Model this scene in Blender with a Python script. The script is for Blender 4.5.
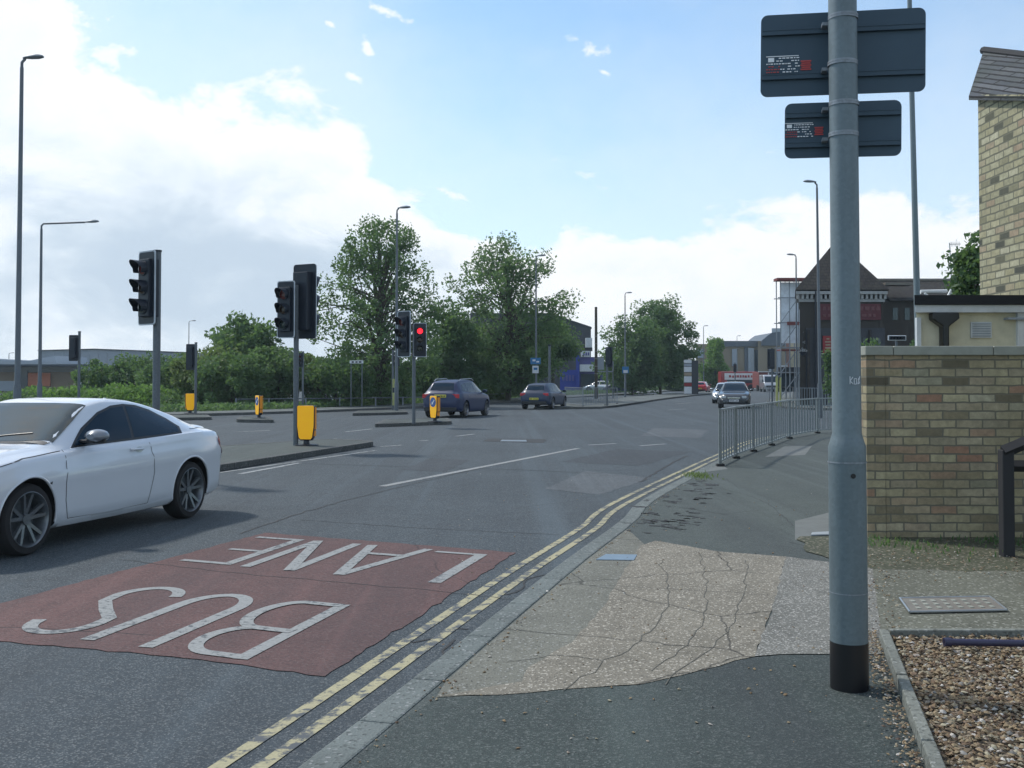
import bpy, bmesh, math, random
import numpy as np
from mathutils import Vector, Matrix
for o in list(bpy.data.objects): bpy.data.objects.remove(o, do_unlink=True)
SC = bpy.context.scene
COL = SC.collection
R = math.radians
# ------------------------------------------------------------------ camera
PITCH, F, HOR, EYE = R(1.4), 1050.0, 380.0, 1.6
cam = bpy.data.cameras.new('camera'); CAM = bpy.data.objects.new('camera', cam); COL.objects.link(CAM)
CAM.location = (0, 0, EYE); CAM.rotation_euler = (R(90) + PITCH, 0, 0)
cam.lens = F / 1024 * 36; cam.sensor_width = 36; cam.clip_end = 3000; cam.clip_start = 0.05
SH = (HOR - 384 - F * math.tan(PITCH))          # pixels (negative: horizon moves up)
cam.shift_y = SH / 1024
SC.camera = CAM
SC.render.resolution_x, SC.render.resolution_y = 1024, 768
# ------------------------------------------------------------------ light
SUN_EL, SUN_AZ = R(50), R(-52)                   # azimuth from +Y, positive to the right
sd = Vector((math.sin(SUN_AZ) * math.cos(SUN_EL), math.cos(SUN_AZ) * math.cos(SUN_EL), math.sin(SUN_EL)))
sl = bpy.data.lights.new('sun', 'SUN'); SUN = bpy.data.objects.new('sun', sl); COL.objects.link(SUN)
sl.energy = 3.0; sl.angle = R(4); sl.color = (1.0, 0.95, 0.88)
SUN.rotation_euler = sd.to_track_quat('Z', 'Y').to_euler()
SC.view_settings.view_transform = 'Standard'
SC.view_settings.look = 'None'
SC.view_settings.exposure = 0.06
SC.view_settings.gamma = 1.0
SKY_STRENGTH, CLOUD_STRENGTH = 0.15, 1.08

class NT:
    "small helper for node trees"
    def __init__(s, tree): s.t = tree; s.n = tree.nodes; s.l = tree.links
    def node(s, kind, **kw):
        n = s.n.new(kind)
        for k, v in kw.items():
            if k == 'inp':
                for a, b in v.items(): s.set(n, a, b)
            else: setattr(n, k, v)
        return n
    def set(s, n, a, b):
        i = n.inputs[a]
        if isinstance(b, bpy.types.NodeSocket): s.l.new(b, i)
        elif isinstance(b, bpy.types.Node): s.l.new(b.outputs[0], i)
        else:
            if hasattr(i.default_value, '__len__') and not isinstance(b, (int, float)) and len(b) == 3 and len(i.default_value) == 4: b = (*b, 1)
            i.default_value = b
    def math(s, op, a, b=0.0, c=0.0, clamp=False):
        n = s.node('ShaderNodeMath', operation=op, use_clamp=clamp); s.set(n, 0, a); s.set(n, 1, b); s.set(n, 2, c); return n.outputs[0]
    def mix(s, f, a, b, blend='MIX'):
        n = s.node('ShaderNodeMix', data_type='RGBA', blend_type=blend); s.set(n, 0, f); s.set(n, 6, a); s.set(n, 7, b); return n.outputs[2]
    def ramp(s, f, stops, interp='LINEAR'):
        n = s.node('ShaderNodeValToRGB'); s.set(n, 0, f); e = n.color_ramp.elements; n.color_ramp.interpolation = interp
        while len(e) < len(stops): e.new(1.0)
        for x, (p, c) in zip(e, stops):
            x.position = p
            x.color = (*c, 1) if hasattr(c, '__len__') else (c, c, c, 1)
        return n.outputs[0]
    def noise(s, vec, scale, detail=4, rough=0.55, dist=0.0):
        n = s.node('ShaderNodeTexNoise'); s.set(n, 'Vector', vec)
        s.set(n, 'Scale', scale); s.set(n, 'Detail', detail); s.set(n, 'Roughness', rough); s.set(n, 'Distortion', dist); return n.outputs[0]
    def mapr(s, v, a, b, c=0.0, d=1.0, smooth=False):
        n = s.node('ShaderNodeMapRange'); n.interpolation_type = 'SMOOTHSTEP' if smooth else 'LINEAR'
        for i, x in enumerate((v, a, b, c, d)): s.set(n, i, x)
        return n.outputs[0]

def build_world():
    w = bpy.data.worlds.new('World'); SC.world = w; w.use_nodes = True
    w.node_tree.nodes.clear(); T = NT(w.node_tree)
    out = T.node('ShaderNodeOutputWorld')
    sky = T.node('ShaderNodeTexSky', sky_type='NISHITA')
    sky.sun_disc = False; sky.sun_elevation = SUN_EL; sky.sun_rotation = SUN_AZ
    sky.air_density = 1.0; sky.dust_density = 0.6; sky.ozone_density = 2.2; sky.altitude = 0
    tc = T.node('ShaderNodeTexCoord').outputs['Generated']
    sep = T.node('ShaderNodeSeparateXYZ', inp={0: tc})
    az = T.math('ARCTAN2', sep.outputs[0], sep.outputs[1]); el = T.math('ARCSINE', sep.outputs[2])
    def azp(x): return (math.atan((x - 512) / 1050) + 0.6) / 1.2
    def elp(y): return (380 - y) / 1050 / 0.5
    pts = [(-120, -60), (30, -50), (55, 30), (78, 74), (150, 90), (240, 96), (300, 100), (345, 112), (392, 168), (430, 200), (500, 232), (560, 243), (640, 228), (700, 216), (760, 208), (900, 205), (975, 198), (1100, 180)]
    azn = T.mapr(az, -0.6, 0.6)
    top0 = T.math('MULTIPLY', T.ramp(azn, [(azp(x), elp(y)) for x, y in pts]), 0.5)
    # broken cloud field over the rest of the sky, outside the view
    brk = T.math('ADD', el, T.math('MULTIPLY', T.math('SUBTRACT', T.noise(tc, 3.2, 7, 0.6, 0.5), 0.56), 1.5))
    away = T.mapr(T.math('ABSOLUTE', az), 0.62, 0.9, 0, 1, True)
    away = T.math('MAXIMUM', away, T.mapr(el, .42, .6, 0, 1, True))
    top = T.math('ADD', T.math('MULTIPLY', top0, T.math('SUBTRACT', 1.0, away)), T.math('MULTIPLY', brk, away))
    # puffy displacement of the bank's edge, in direction space
    mp = T.node('ShaderNodeMapping', inp={0: tc, 'Scale': (1, 1, 1.6)}).outputs[0]
    n1 = T.noise(mp, 9, 9, 0.6, 0.3); n2 = T.noise(mp, 30, 6, 0.6)
    disp = T.math('ADD', T.math('MULTIPLY', T.math('SUBTRACT', n1, 0.5), 0.17), T.math('MULTIPLY', T.math('SUBTRACT', n2, 0.5), 0.035))
    depth = T.math('ADD', T.math('SUBTRACT', top, el), disp)
    mask = T.mapr(depth, -0.012, 0.03, 0, 1, True)
    # thin wisps in the blue
    mp2 = T.node('ShaderNodeMapping', inp={0: tc, 'Scale': (1, 1, 2.6), 'Rotation': (0, 0.5, 0)}).outputs[0]
    wz = T.noise(mp2, 11, 8, 0.62, 0.6)
    wisp = T.math('MULTIPLY', T.mapr(wz, 0.60, 0.76, 0, 1, True), 0.6)
    for wx, wy, sx, sy in ((62, 16, 95, 38), (588, 44, 34, 16), (355, 75, 30, 11), (383, 7, 32, 8), (462, 198, 30, 10), (330, 22, 12, 6), (366, 44, 8, 12), (605, 70, 14, 6)):
        a0, e0 = math.atan((wx - 512) / 1050), (380 - wy) / 1050 * math.cos(math.atan((wx - 512) / 1050))
        dx_ = T.math('DIVIDE', T.math('SUBTRACT', az, a0), sx / 1050); dy_ = T.math('DIVIDE', T.math('ADD', T.math('SUBTRACT', el, math.atan(e0)), T.math('MULTIPLY', T.math('SUBTRACT', az, a0), .35)), sy / 1050)
        rr = T.math('SQRT', T.math('ADD', T.math('MULTIPLY', dx_, dx_), T.math('MULTIPLY', dy_, dy_)))
        wisp = T.math('MAXIMUM', wisp, T.math('MULTIPLY', T.mapr(T.math('ADD', rr, T.math('MULTIPLY', T.math('SUBTRACT', n2, .5), 3.2)), 1.0, 0.1, 0, 1, True), .85))
    veil = T.mapr(depth, -0.24, 0.03, 0.10, 0.45, True)
    m = T.math('MAXIMUM', mask, T.math('MAXIMUM', wisp, veil))
    # brightness: sunlit edges, grey bellies (more on the left)
    n3 = T.noise(mp, 6, 7, 0.58, 0.4)
    belly = T.math('MULTIPLY', T.mapr(depth, 0.02, 0.12, 0, 1, True), T.mapr(el, 0.25, 0.12, 0.25, 1, True))
    left = T.mapr(az, -0.12, 0.12, 1.0, 0.38, True)
    nn = T.mapr(n3, 0.36, 0.62, 0.15, 1.0, True)
    g = T.math('MULTIPLY', T.math('MULTIPLY', belly, left), nn)
    cc = T.ramp(g, [(0.0, (1.0, 1.0, 1.0)), (0.3, (0.82, 0.89, 0.96)), (0.65, (0.67, 0.76, 0.85)), (1.0, (0.54, 0.64, 0.75))])
    low = T.mapr(el, 0.0, 0.07, 0.35, 0.0, True)
    cc = T.mix(low, cc, (0.80, 0.87, 0.92, 1))
    b1 = T.node('ShaderNodeBackground', inp={0: T.mix(1.0, sky.outputs[0], (0.88, 1.13, 1.18, 1), 'MULTIPLY'), 1: SKY_STRENGTH})
    b2 = T.node('ShaderNodeBackground', inp={0: cc, 1: CLOUD_STRENGTH})
    mx = T.node('ShaderNodeMixShader', inp={0: m}); T.l.new(b1.outputs[0], mx.inputs[1]); T.l.new(b2.outputs[0], mx.inputs[2])
    T.l.new(mx.outputs[0], out.inputs[0])
build_world()

# ------------------------------------------------------------------ pixel helpers (used only while laying out)
def ray(px, py):
    v = Vector(((px - 512) / F, 1.0, -(py - 384 + -SH * 0 - SH) / F)) if False else Vector(((px - 512) / F, 1.0, (384 - py + SH) / F))
    c, s = math.cos(PITCH), math.sin(PITCH)
    return Vector((v.x, v.y * c - v.z * s, v.y * s + v.z * c))
def at(px, py, Y):
    d = ray(px, py); k = Y / d.y
    return Vector((d.x * k, Y, EYE + d.z * k))
def gp(px, py, z=0.0):
    d = ray(px, py); k = (z - EYE) / d.z
    return Vector((d.x * k, d.y * k, z))

# ------------------------------------------------------------------ materials
MATS = {}
def base_mat(name):
    m = bpy.data.materials.new(name); m.use_nodes = True; T = NT(m.node_tree)
    b = T.n['Principled BSDF']; MATS[name] = m
    return m, T, b
def coords(T, kind='Object', scale=(1, 1, 1)):
    return T.node('ShaderNodeMapping', inp={0: T.node('ShaderNodeTexCoord').outputs[kind], 'Scale': scale}).outputs[0]
def bump(T, b, h, strength=0.3, dist=0.01):
    n = T.node('ShaderNodeBump', inp={'Strength': strength, 'Distance': dist, 'Height': h}); T.l.new(n.outputs[0], b.inputs['Normal'])
def plain(name, col, rough=0.6, metal=0.0, var=0.12, vs=6.0, coat=0.0, dirt=None, spec=0.5):
    if name in MATS: return MATS[name]
    m, T, b = base_mat(name)
    c = coords(T)
    n = T.noise(c, vs, 5, 0.6)
    lo = tuple(x * (1 - var) for x in col); hi = tuple(min(1, x * (1 + var)) for x in col)
    k = T.ramp(n, [(0.3, lo), (0.7, hi)])
    if dirt:
        n2 = T.noise(c, vs * 0.4, 6, 0.65)
        k = T.mix(T.mapr(n2, 0.5, 0.75, 0, 0.5), k, (*dirt, 1))
    T.set(b, 'Base Color', k); T.set(b, 'Roughness', rough); T.set(b, 'Metallic', metal); T.set(b, 'Coat Weight', coat); T.set(b, 'Coat Roughness', 0.05)
    T.set(b, 'Specular IOR Level', spec)
    return m
def glow(name, col, strength):
    m, T, b = base_mat(name)
    T.set(b, 'Base Color', col); T.set(b, 'Emission Color', col); T.set(b, 'Emission Strength', strength); return m

def asphalt(name, c1, c2, chip=0.35, cs=85.0, tar=0.5, rough=0.85):
    m, T, b = base_mat(name); c = coords(T)
    big = T.noise(c, 0.35, 5, 0.6, 0.3); mid = T.noise(c, 3.5, 5, 0.65)
    k = T.mix(T.mapr(big, 0.3, 0.7), c1, c2)
    k = T.mix(T.mapr(mid, 0.35, 0.7, 0, 0.35), k, tuple(x * 0.6 for x in c1))
    v = T.node('ShaderNodeTexVoronoi', feature='F1', inp={'Vector': c, 'Scale': cs})
    sp = T.node('ShaderNodeSeparateColor', inp={0: v.outputs['Color']}).outputs[0]
    k = T.mix(T.mapr(sp, 0.70, 1.0, 0, chip), k, (0.33, 0.34, 0.33, 1))
    k = T.mix(T.mapr(sp, 0.30, 0.0, 0, 0.55), k, (0.018, 0.02, 0.022, 1))
    # long wheel-track streaks, cracks
    c2_ = T.node('ShaderNodeMapping', inp={0: T.node('ShaderNodeTexCoord').outputs['Object'], 'Rotation': (0, 0, R(-18)), 'Scale': (1.1, 0.05, 1)}).outputs[0]
    st = T.noise(c2_, 1.2, 4, 0.6)
    k = T.mix(T.mapr(st, 0.45, 0.7, 0, 0.35), k, (0.030, 0.034, 0.040, 1))
    st2 = T.noise(T.node('ShaderNodeMapping', inp={0: c2_, 'Location': (7, 3, 0), 'Scale': (2.2, .6, 1)}).outputs[0], 1.0, 3, 0.6)
    k = T.mix(T.mapr(st2, 0.52, 0.72, 0, 0.30), k, tuple(x * 1.9 for x in c2))
    oil = T.noise(c, 1.7, 7, 0.7); k = T.mix(T.mapr(oil, 0.60, 0.74, 0, 0.45), k, (0.02, 0.022, 0.025, 1))
    cr = T.node('ShaderNodeTexVoronoi', feature='DISTANCE_TO_EDGE', inp={'Vector': T.mix(0.12, c, T.node('ShaderNodeTexNoise', inp={'Vector': c, 'Scale': 1.5, 'Detail': 6}).outputs['Color']), 'Scale': 0.42})
    crm = T.math('MULTIPLY', T.mapr(cr.outputs[0], 0.004, 0.0, 0, 1), T.mapr(big, 0.48, 0.6, 0, tar))
    k = T.mix(crm, k, (0.012, 0.012, 0.013, 1))
    T.set(b, 'Base Color', k); T.set(b, 'Roughness', rough); T.set(b, 'Specular IOR Level', 0.35)
    bump(T, b, T.math('ADD', v.outputs['Distance'], T.math('MULTIPLY', mid, 0.6)), 0.55, 0.006)
    return m
asphalt('road_asphalt', (0.038, 0.052, 0.063), (0.055, 0.073, 0.086), 0.40, 125.0)
asphalt('pavement_asphalt', (0.060, 0.075, 0.070), (0.076, 0.092, 0.086), 0.18, 120.0, 0.9)
asphalt('pavement_asphalt_dark', (0.036, 0.050, 0.047), (0.048, 0.064, 0.060), 0.25, 120.0, 0.3)
asphalt('far_pavement', (0.10, 0.115, 0.11), (0.13, 0.145, 0.14), 0.2, 60)
def aggregate(name, base, stone, cs, amount, crack=True):
    m, T, b = base_mat(name); c = coords(T)
    v = T.node('ShaderNodeTexVoronoi', feature='F1', inp={'Vector': c, 'Scale': cs})
    s = T.node('ShaderNodeSeparateColor', inp={0: v.outputs['Color']})
    n = T.noise(c, 2.2, 5, 0.6)
    k = T.mix(T.mapr(n, 0.3, 0.7), tuple(x * 0.8 for x in base), tuple(x * 1.15 for x in base))
    k = T.mix(T.mapr(s.outputs[0], 1 - amount, 1 - amount * 0.6, 0, 0.85), k, stone)
    k = T.mix(T.mapr(s.outputs[1], 0.22, 0.0, 0, 0.7), k, tuple(x * 0.35 for x in base))
    if crack:
        w = T.mix(0.15, c, T.node('ShaderNodeTexNoise', inp={'Vector': c, 'Scale': 2.5, 'Detail': 6}).outputs['Color'])
        cr = T.node('ShaderNodeTexVoronoi', feature='DISTANCE_TO_EDGE', inp={'Vector': w, 'Scale': 0.75})
        k = T.mix(T.mapr(cr.outputs[0], 0.006, 0.0, 0, 0.85), k, (0.02, 0.02, 0.018, 1))
    T.set(b, 'Base Color', k); T.set(b, 'Roughness', 0.85); T.set(b, 'Specular IOR Level', 0.3)
    bump(T, b, v.outputs['Distance'], 0.5, 0.006)
    return m
aggregate('aggregate_concrete', (0.190, 0.174, 0.140), (0.46, 0.43, 0.37), 95, 0.14)
aggregate('coarse_aggregate', (0.145, 0.145, 0.13), (0.40, 0.39, 0.365), 105, 0.20, False)
aggregate('smooth_concrete', (0.155, 0.155, 0.130), (0.30, 0.30, 0.28), 90, 0.08)
aggregate('edging_concrete', (0.17, 0.18, 0.16), (0.26, 0.27, 0.25), 60, 0.1, False)
aggregate('kerb_stone', (0.135, 0.155, 0.15), (0.26, 0.27, 0.27), 70, 0.08, False)
aggregate('tamped_concrete', (0.115, 0.118, 0.092), (0.30, 0.30, 0.26), 70, 0.12, False)
aggregate('dirt', (0.065, 0.07, 0.045), (0.22, 0.20, 0.16), 55, 0.15, False)
aggregate('gravel_bed_ground', (0.10, 0.08, 0.055), (0.25, 0.2, 0.15), 50, 0.3, False)

def paint(name, col, worn=0.5, scale=7.0, under=(0.07, 0.08, 0.088)):
    m, T, b = base_mat(name); c = coords(T)
    n = T.noise(c, scale, 8, 0.72); n2 = T.noise(c, 60, 3, 0.6); n = T.math('ADD', n, T.math('MULTIPLY', T.math('SUBTRACT', T.noise(c, 0.55, 3, 0.5), 0.5), 0.42))
    k = T.mix(T.mapr(n2, 0.3, 0.7), tuple(x * 0.72 for x in col), col)
    k = T.mix(T.mapr(n, worn - 0.04, worn + 0.04, 1, 0), under, k) if False else T.mix(T.mapr(n, worn - 0.03, worn + 0.05, 0, 1), k, under)
    T.set(b, 'Base Color', k); T.set(b, 'Roughness', 0.75); bump(T, b, n2, 0.3, 0.004)
    return m
paint('white_road_paint', (0.28, 0.29, 0.285), 0.575, 18.0)
paint('yellow_road_paint', (0.40, 0.365, 0.22), 0.512, 9.0)
paint('worn_white_paint', (0.32, 0.34, 0.34), 0.56)
asphalt('red_surfacing', (0.100, 0.052, 0.050), (0.132, 0.068, 0.063), 0.14, 95.0, 1.0)

def bricks(name, stops, mortar, bw, bh, mw=0.012, kind='UV', stain=None, rough=0.85):
    m, T, b = base_mat(name); c0_ = coords(T, kind)
    c = T.mix(0.010, c0_, T.node('ShaderNodeTexNoise', inp={'Vector': c0_, 'Scale': 9.0, 'Detail': 4}).outputs['Color'], 'LINEAR_LIGHT')
    br = T.node('ShaderNodeTexBrick', inp={'Vector': c, 'Color1': (0, 0, 0, 1), 'Color2': (1, 1, 1, 1), 'Mortar': (0.5, 0.5, 0.5, 1), 'Scale': 1.0, 'Mortar Size': mw, 'Mortar Smooth': 0.15, 'Bias': 0.0, 'Brick Width': bw, 'Row Height': bh})
    k = T.ramp(br.outputs['Color'], stops, 'LINEAR')
    n = T.noise(c, 16, 6, 0.7); nb = T.noise(c, 4.5, 4, 0.6)
    k = T.mix(T.mapr(n, 0.32, 0.68, 0, 0.62), k, T.mix(0.65, k, (0.05, 0.05, 0.04, 1)))
    k = T.mix(T.mapr(nb, 0.4, 0.7, 0, 0.5), k, T.mix(0.5, k, (0.12, 0.115, 0.07, 1)))
    k = T.mix(br.outputs['Fac'], k, mortar)
    if stain:
        n2 = T.noise(c, 1.3, 6, 0.6); k = T.mix(T.mapr(n2, 0.45, 0.75, 0, 0.6), k, stain)
    T.set(b, 'Base Color', k); T.set(b, 'Roughness', rough); T.set(b, 'Specular IOR Level', 0.25)
    bump(T, b, T.math('SUBTRACT', T.math('MULTIPLY', n, 0.4), br.outputs['Fac']), 0.6, 0.008)
    return m
GA = [(0.0, (0.10, 0.085, 0.06)), (0.06, (0.24, 0.20, 0.13)), (0.2, (0.43, 0.36, 0.22)), (0.38, (0.52, 0.46, 0.29)), (0.5, (0.38, 0.31, 0.20)), (0.62, (0.50, 0.44, 0.30)), (0.74, (0.46, 0.35, 0.23)), (0.83, (0.40, 0.21, 0.14)), (0.88, (0.46, 0.38, 0.26)), (0.94, (0.30, 0.29, 0.20)), (1.0, (0.56, 0.51, 0.36))]
bricks('buff_brick', GA, (0.16, 0.15, 0.115), 0.252, 0.0815, 0.008, stain=(0.15, 0.13, 0.085, 1))
bricks('buff_brick_pier', GA, (0.16, 0.15, 0.115), 0.212, 0.0815, 0.008, stain=(0.15, 0.13, 0.085, 1))
GH = [(0.0, (0.07, 0.075, 0.065)), (0.08, (0.14, 0.14, 0.10)), (0.14, (0.40, 0.37, 0.23)), (0.4, (0.50, 0.46, 0.30)), (0.55, (0.36, 0.34, 0.22)), (0.7, (0.52, 0.50, 0.34)), (0.8, (0.40, 0.30, 0.21)), (0.86, (0.45, 0.42, 0.27)), (1.0, (0.56, 0.53, 0.38))]
bricks('house_brick', GH, (0.15, 0.15, 0.11), 0.235, 0.088, 0.011)
bricks('slate', [(0, (0.07, 0.08, 0.095)), (0.4, (0.10, 0.11, 0.13)), (0.7, (0.14, 0.15, 0.17)), (1, (0.08, 0.09, 0.10))], (0.02, 0.02, 0.022), 0.9, 0.105, 0.016, stain=(0.03, 0.045, 0.035, 1))
bricks('pub_brick', [(0, (0.055, 0.034, 0.028)), (0.5, (0.10, 0.06, 0.045)), (1, (0.08, 0.055, 0.045))], (0.05, 0.045, 0.04), 0.23, 0.075, 0.01, 'Object')
bricks('pub_tiles', [(0, (0.022, 0.02, 0.024)), (1, (0.036, 0.031, 0.034))], (0.015, 0.013, 0.013), 0.3, 0.2, 0.015, 'Object')
bricks('tan_brick', [(0, (0.28, 0.22, 0.14)), (1, (0.36, 0.29, 0.19))], (0.25, 0.21, 0.15), 0.6, 0.2, 0.01, 'Object')
bricks('shed_brick', [(0, (0.26, 0.17, 0.11)), (1, (0.34, 0.23, 0.14))], (0.22, 0.17, 0.12), 0.5, 0.2, 0.01, 'Object')

def leaf_mat(name, c1, c2, trans=0.45):
    m, T, b = base_mat(name)
    g = T.node('ShaderNodeNewGeometry').outputs['Random Per Island']; c = coords(T)
    n = T.noise(c, 0.9, 3, 0.5)
    k = T.mix(T.math('ADD', T.math('MULTIPLY', g, 0.6), T.math('MULTIPLY', n, 0.5), clamp=True), c1, c2)
    T.set(b, 'Base Color', k); T.set(b, 'Roughness', 0.6); T.set(b, 'Specular IOR Level', 0.3)
    tr = T.node('ShaderNodeBsdfTranslucent', inp={0: T.mix(0.5, k, (0.20, 0.34, 0.06, 1))})
    mx = T.node('ShaderNodeMixShader', inp={0: trans}); T.l.new(b.outputs[0], mx.inputs[1]); T.l.new(tr.outputs[0], mx.inputs[2])
    T.l.new(mx.outputs[0], T.n['Material Output'].inputs[0]); return m
leaf_mat('leaf_mid', (0.062, 0.118, 0.058), (0.125, 0.20, 0.095))
leaf_mat('leaf_dark', (0.050, 0.100, 0.052), (0.098, 0.165, 0.078))
leaf_mat('leaf_bright', (0.08, 0.17, 0.04), (0.17, 0.29, 0.08))
leaf_mat('leaf_yellowish', (0.09, 0.13, 0.045), (0.19, 0.22, 0.10))
plain('bark', (0.07, 0.06, 0.045), 0.9, vs=12)

def galv(name, col, var=0.15, rough=0.5, vs=14):
    m, T, b = base_mat(name); c = coords(T, 'Object')
    v = T.node('ShaderNodeTexVoronoi', inp={'Vector': c, 'Scale': 60.0}); s = T.node('ShaderNodeSeparateColor', inp={0: v.outputs['Color']}).outputs[0]
    c2 = coords(T, 'Object', (6, 6, 1)); n = T.noise(c2, 2, 6, 0.6)
    k = T.mix(T.mapr(s, 0, 1, 0, 1), tuple(x * (1 - var) for x in col), tuple(x * (1 + var) for x in col))
    k = T.mix(T.mapr(n, 0.4, 0.75, 0, 0.4), k, tuple(x * 0.6 for x in col))
    T.set(b, 'Base Color', k); T.set(b, 'Roughness', rough); T.set(b, 'Metallic', 0.25); return m
galv('galvanised', (0.140, 0.182, 0.200), .07); galv('galvanised_pale', (0.24, 0.27, 0.30)); galv('dull_post', (0.12, 0.14, 0.16))
plain('sign_back', (0.042, 0.076, 0.108), 0.55, 0.2, 0.08); plain('black_paint', (0.006, 0.006, 0.008), 0.4)
plain('black_plastic', (0.008, 0.014, 0.026), 0.5); plain('black_rubber', (0.012, 0.012, 0.013), 0.8); plain('white_edge', (0.45, 0.5, 0.55), 0.5)
plain('steel', (0.35, 0.37, 0.38), 0.35, 0.8); plain('white_plastic', (0.65, 0.67, 0.68), 0.5); plain('cream_render', (0.60, 0.57, 0.43), 0.85, dirt=(0.35, 0.35, 0.25))
plain('white_wood', (0.55, 0.58, 0.60), 0.6, dirt=(0.4, 0.42, 0.4)); plain('roof_felt', (0.008, 0.010, 0.014), 0.8); plain('black_gloss', (0.008, 0.008, 0.012), 0.3)
plain('coping', (0.28, 0.29, 0.25), 0.8, dirt=(0.12, 0.13, 0.10)); plain('dark_timber', (0.016, 0.016, 0.018), 0.75)
plain('unlit_red_lens', (0.09, 0.008, 0.008), 0.25); plain('unlit_amber_lens', (0.03, 0.014, 0.006), 0.25); plain('unlit_green_lens', (0.004, 0.018, 0.016), 0.25)
glow('lit_red_lens', (1.0, 0.02, 0.04, 1), 1.6)
plain('bollard_yellow', (0.98, 0.50, 0.004), 0.4, var=0.04, dirt=(0.62, 0.33, 0.02)); plain('bollard_orange', (0.8, 0.28, 0.01), 0.4, var=0.04)
plain('sign_blue', (0.03, 0.10, 0.33), 0.5); plain('lamp_blue', (0.02, 0.16, 0.36), 0.5); plain('sign_white', (0.6, 0.63, 0.66), 0.5)
plain('shop_blue', (0.02, 0.045, 0.30), 0.5); plain('shop_violet', (0.09, 0.09, 0.28), 0.5); plain('dark_cladding', (0.03, 0.035, 0.045), 0.6)
plain('pub_red', (0.085, 0.010, 0.018), 0.6); plain('bright_red', (0.24, 0.014, 0.018), 0.5); plain('gold_text', (0.30, 0.24, 0.17), 0.5); plain('dull_red_text', (0.12, 0.035, 0.04), 0.5)
plain('shed_grey', (0.27, 0.31, 0.36), 0.5, 0.1, 0.05); plain('shed_pale', (0.34, 0.38, 0.42), 0.5, 0.1); plain('shed_dark', (0.03, 0.04, 0.055), 0.6); plain('shed_orange', (0.42, 0.14, 0.07), 0.7); plain('far_roof', (0.08, 0.10, 0.125), 0.6)
plain('window_dark', (0.03, 0.045, 0.06), 0.15); plain('pink_render', (0.36, 0.24, 0.22), 0.8); plain('scaffold_sheet', (0.68, 0.73, 0.78), 0.7, vs=1.5, var=0.25)
plain('rust_red', (0.16, 0.035, 0.03), 0.7); plain('hi_vis', (0.36, 0.38, 0.14), 0.6); plain('bus_red', (0.28, 0.018, 0.025), 0.3, coat=0.4); plain('bus_white', (0.6, 0.6, 0.6), 0.4)
plain('purple_pipe', (0.028, 0.028, 0.065), 0.4); plain('cover_metal', (0.16, 0.15, 0.13), 0.7, dirt=(0.13, 0.08, 0.05)); plain('frost_blue', (0.14, 0.20, 0.26), 0.5)
plain('tar', (0.022, 0.023, 0.024), 0.8); plain('hairline', (0.085, 0.083, 0.070), 0.9); plain('pale_patch', (0.125, 0.135, 0.13), 0.85); plain('dust', (0.17, 0.15, 0.11), 0.95); plain('chalk', (0.27, 0.30, 0.32), 0.8)
plain('car_glass', (0.008, 0.022, 0.040), 0.04, 0, 0.0, spec=0.2); plain('windscreen_glass', (0.025, 0.036, 0.040), 0.06, 0, 0.35, 1.2, coat=0.0, spec=0.42); plain('car_trim', (0.012, 0.012, 0.014), 0.45); plain('chrome', (0.6, 0.6, 0.6), 0.12, 1.0)
plain('tyre', (0.016, 0.016, 0.018), 0.85); plain('rim_silver', (0.20, 0.21, 0.23), 0.3, 0.8); plain('wheel_well', (0.008, 0.008, 0.01), 0.9)
plain('mirror_grey', (0.16, 0.18, 0.21), 0.3, coat=1.0)
plain('tail_red', (0.45, 0.015, 0.03), 0.2, coat=0.5); plain('head_glass', (0.5, 0.55, 0.6), 0.08, 0.3); plain('plate_yellow', (0.55, 0.50, 0.05), 0.5); plain('plate_white', (0.6, 0.6, 0.6), 0.5)
def wavy_glass():
    T = NT(MATS['windscreen_glass'].node_tree); b = T.n['Principled BSDF']; c = T.node('ShaderNodeMapping', inp={0: T.node('ShaderNodeTexCoord').outputs['Object'], 'Rotation': (0, 0, R(35)), 'Scale': (5, .8, 1)}).outputs[0]
    bump(T, b, T.noise(c, 1.6, 3, .5, .8), .10, .02)
wavy_glass()
plain('paint_white', (0.62, 0.66, 0.72), 0.28, 0.0, 0.01, coat=1.0); plain('paint_navy', (0.010, 0.022, 0.075), 0.4, 0.0, 0.02, coat=.1); plain('paint_graphite', (0.022, 0.036, 0.075), 0.4, 0.0, 0.02, coat=.1)
plain('paint_black', (0.02, 0.024, 0.03), 0.25, 0.3, 0.02, coat=1.0); plain('paint_red', (0.42, 0.015, 0.025), 0.3, 0.1, 0.02, coat=1.0); plain('paint_silver', (0.42, 0.45, 0.48), 0.3, 0.5, 0.02, coat=1.0)
def gravelmat():
    m, T, b = base_mat('gravel'); g = T.node('ShaderNodeNewGeometry').outputs['Random Per Island']
    k = T.ramp(g, [(0, (0.06, 0.035, 0.025)), (0.2, (0.21, 0.14, 0.075)), (0.4, (0.28, 0.22, 0.13)), (0.55, (0.13, 0.085, 0.05)), (0.7, (0.34, 0.31, 0.22)), (0.85, (0.17, 0.105, 0.06)), (0.93, (0.52, 0.50, 0.46)), (1, (0.05, 0.05, 0.045))])
    T.set(b, 'Base Color', k); T.set(b, 'Roughness', 0.8); return m
gravelmat()

b_ = MATS['bollard_yellow'].node_tree.nodes['Principled BSDF']; b_.inputs['Emission Color'].default_value = (1, .45, .0, 1); b_.inputs['Emission Strength'].default_value = .22   # added glow stands for sun shining through the translucent yellow panels
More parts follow.
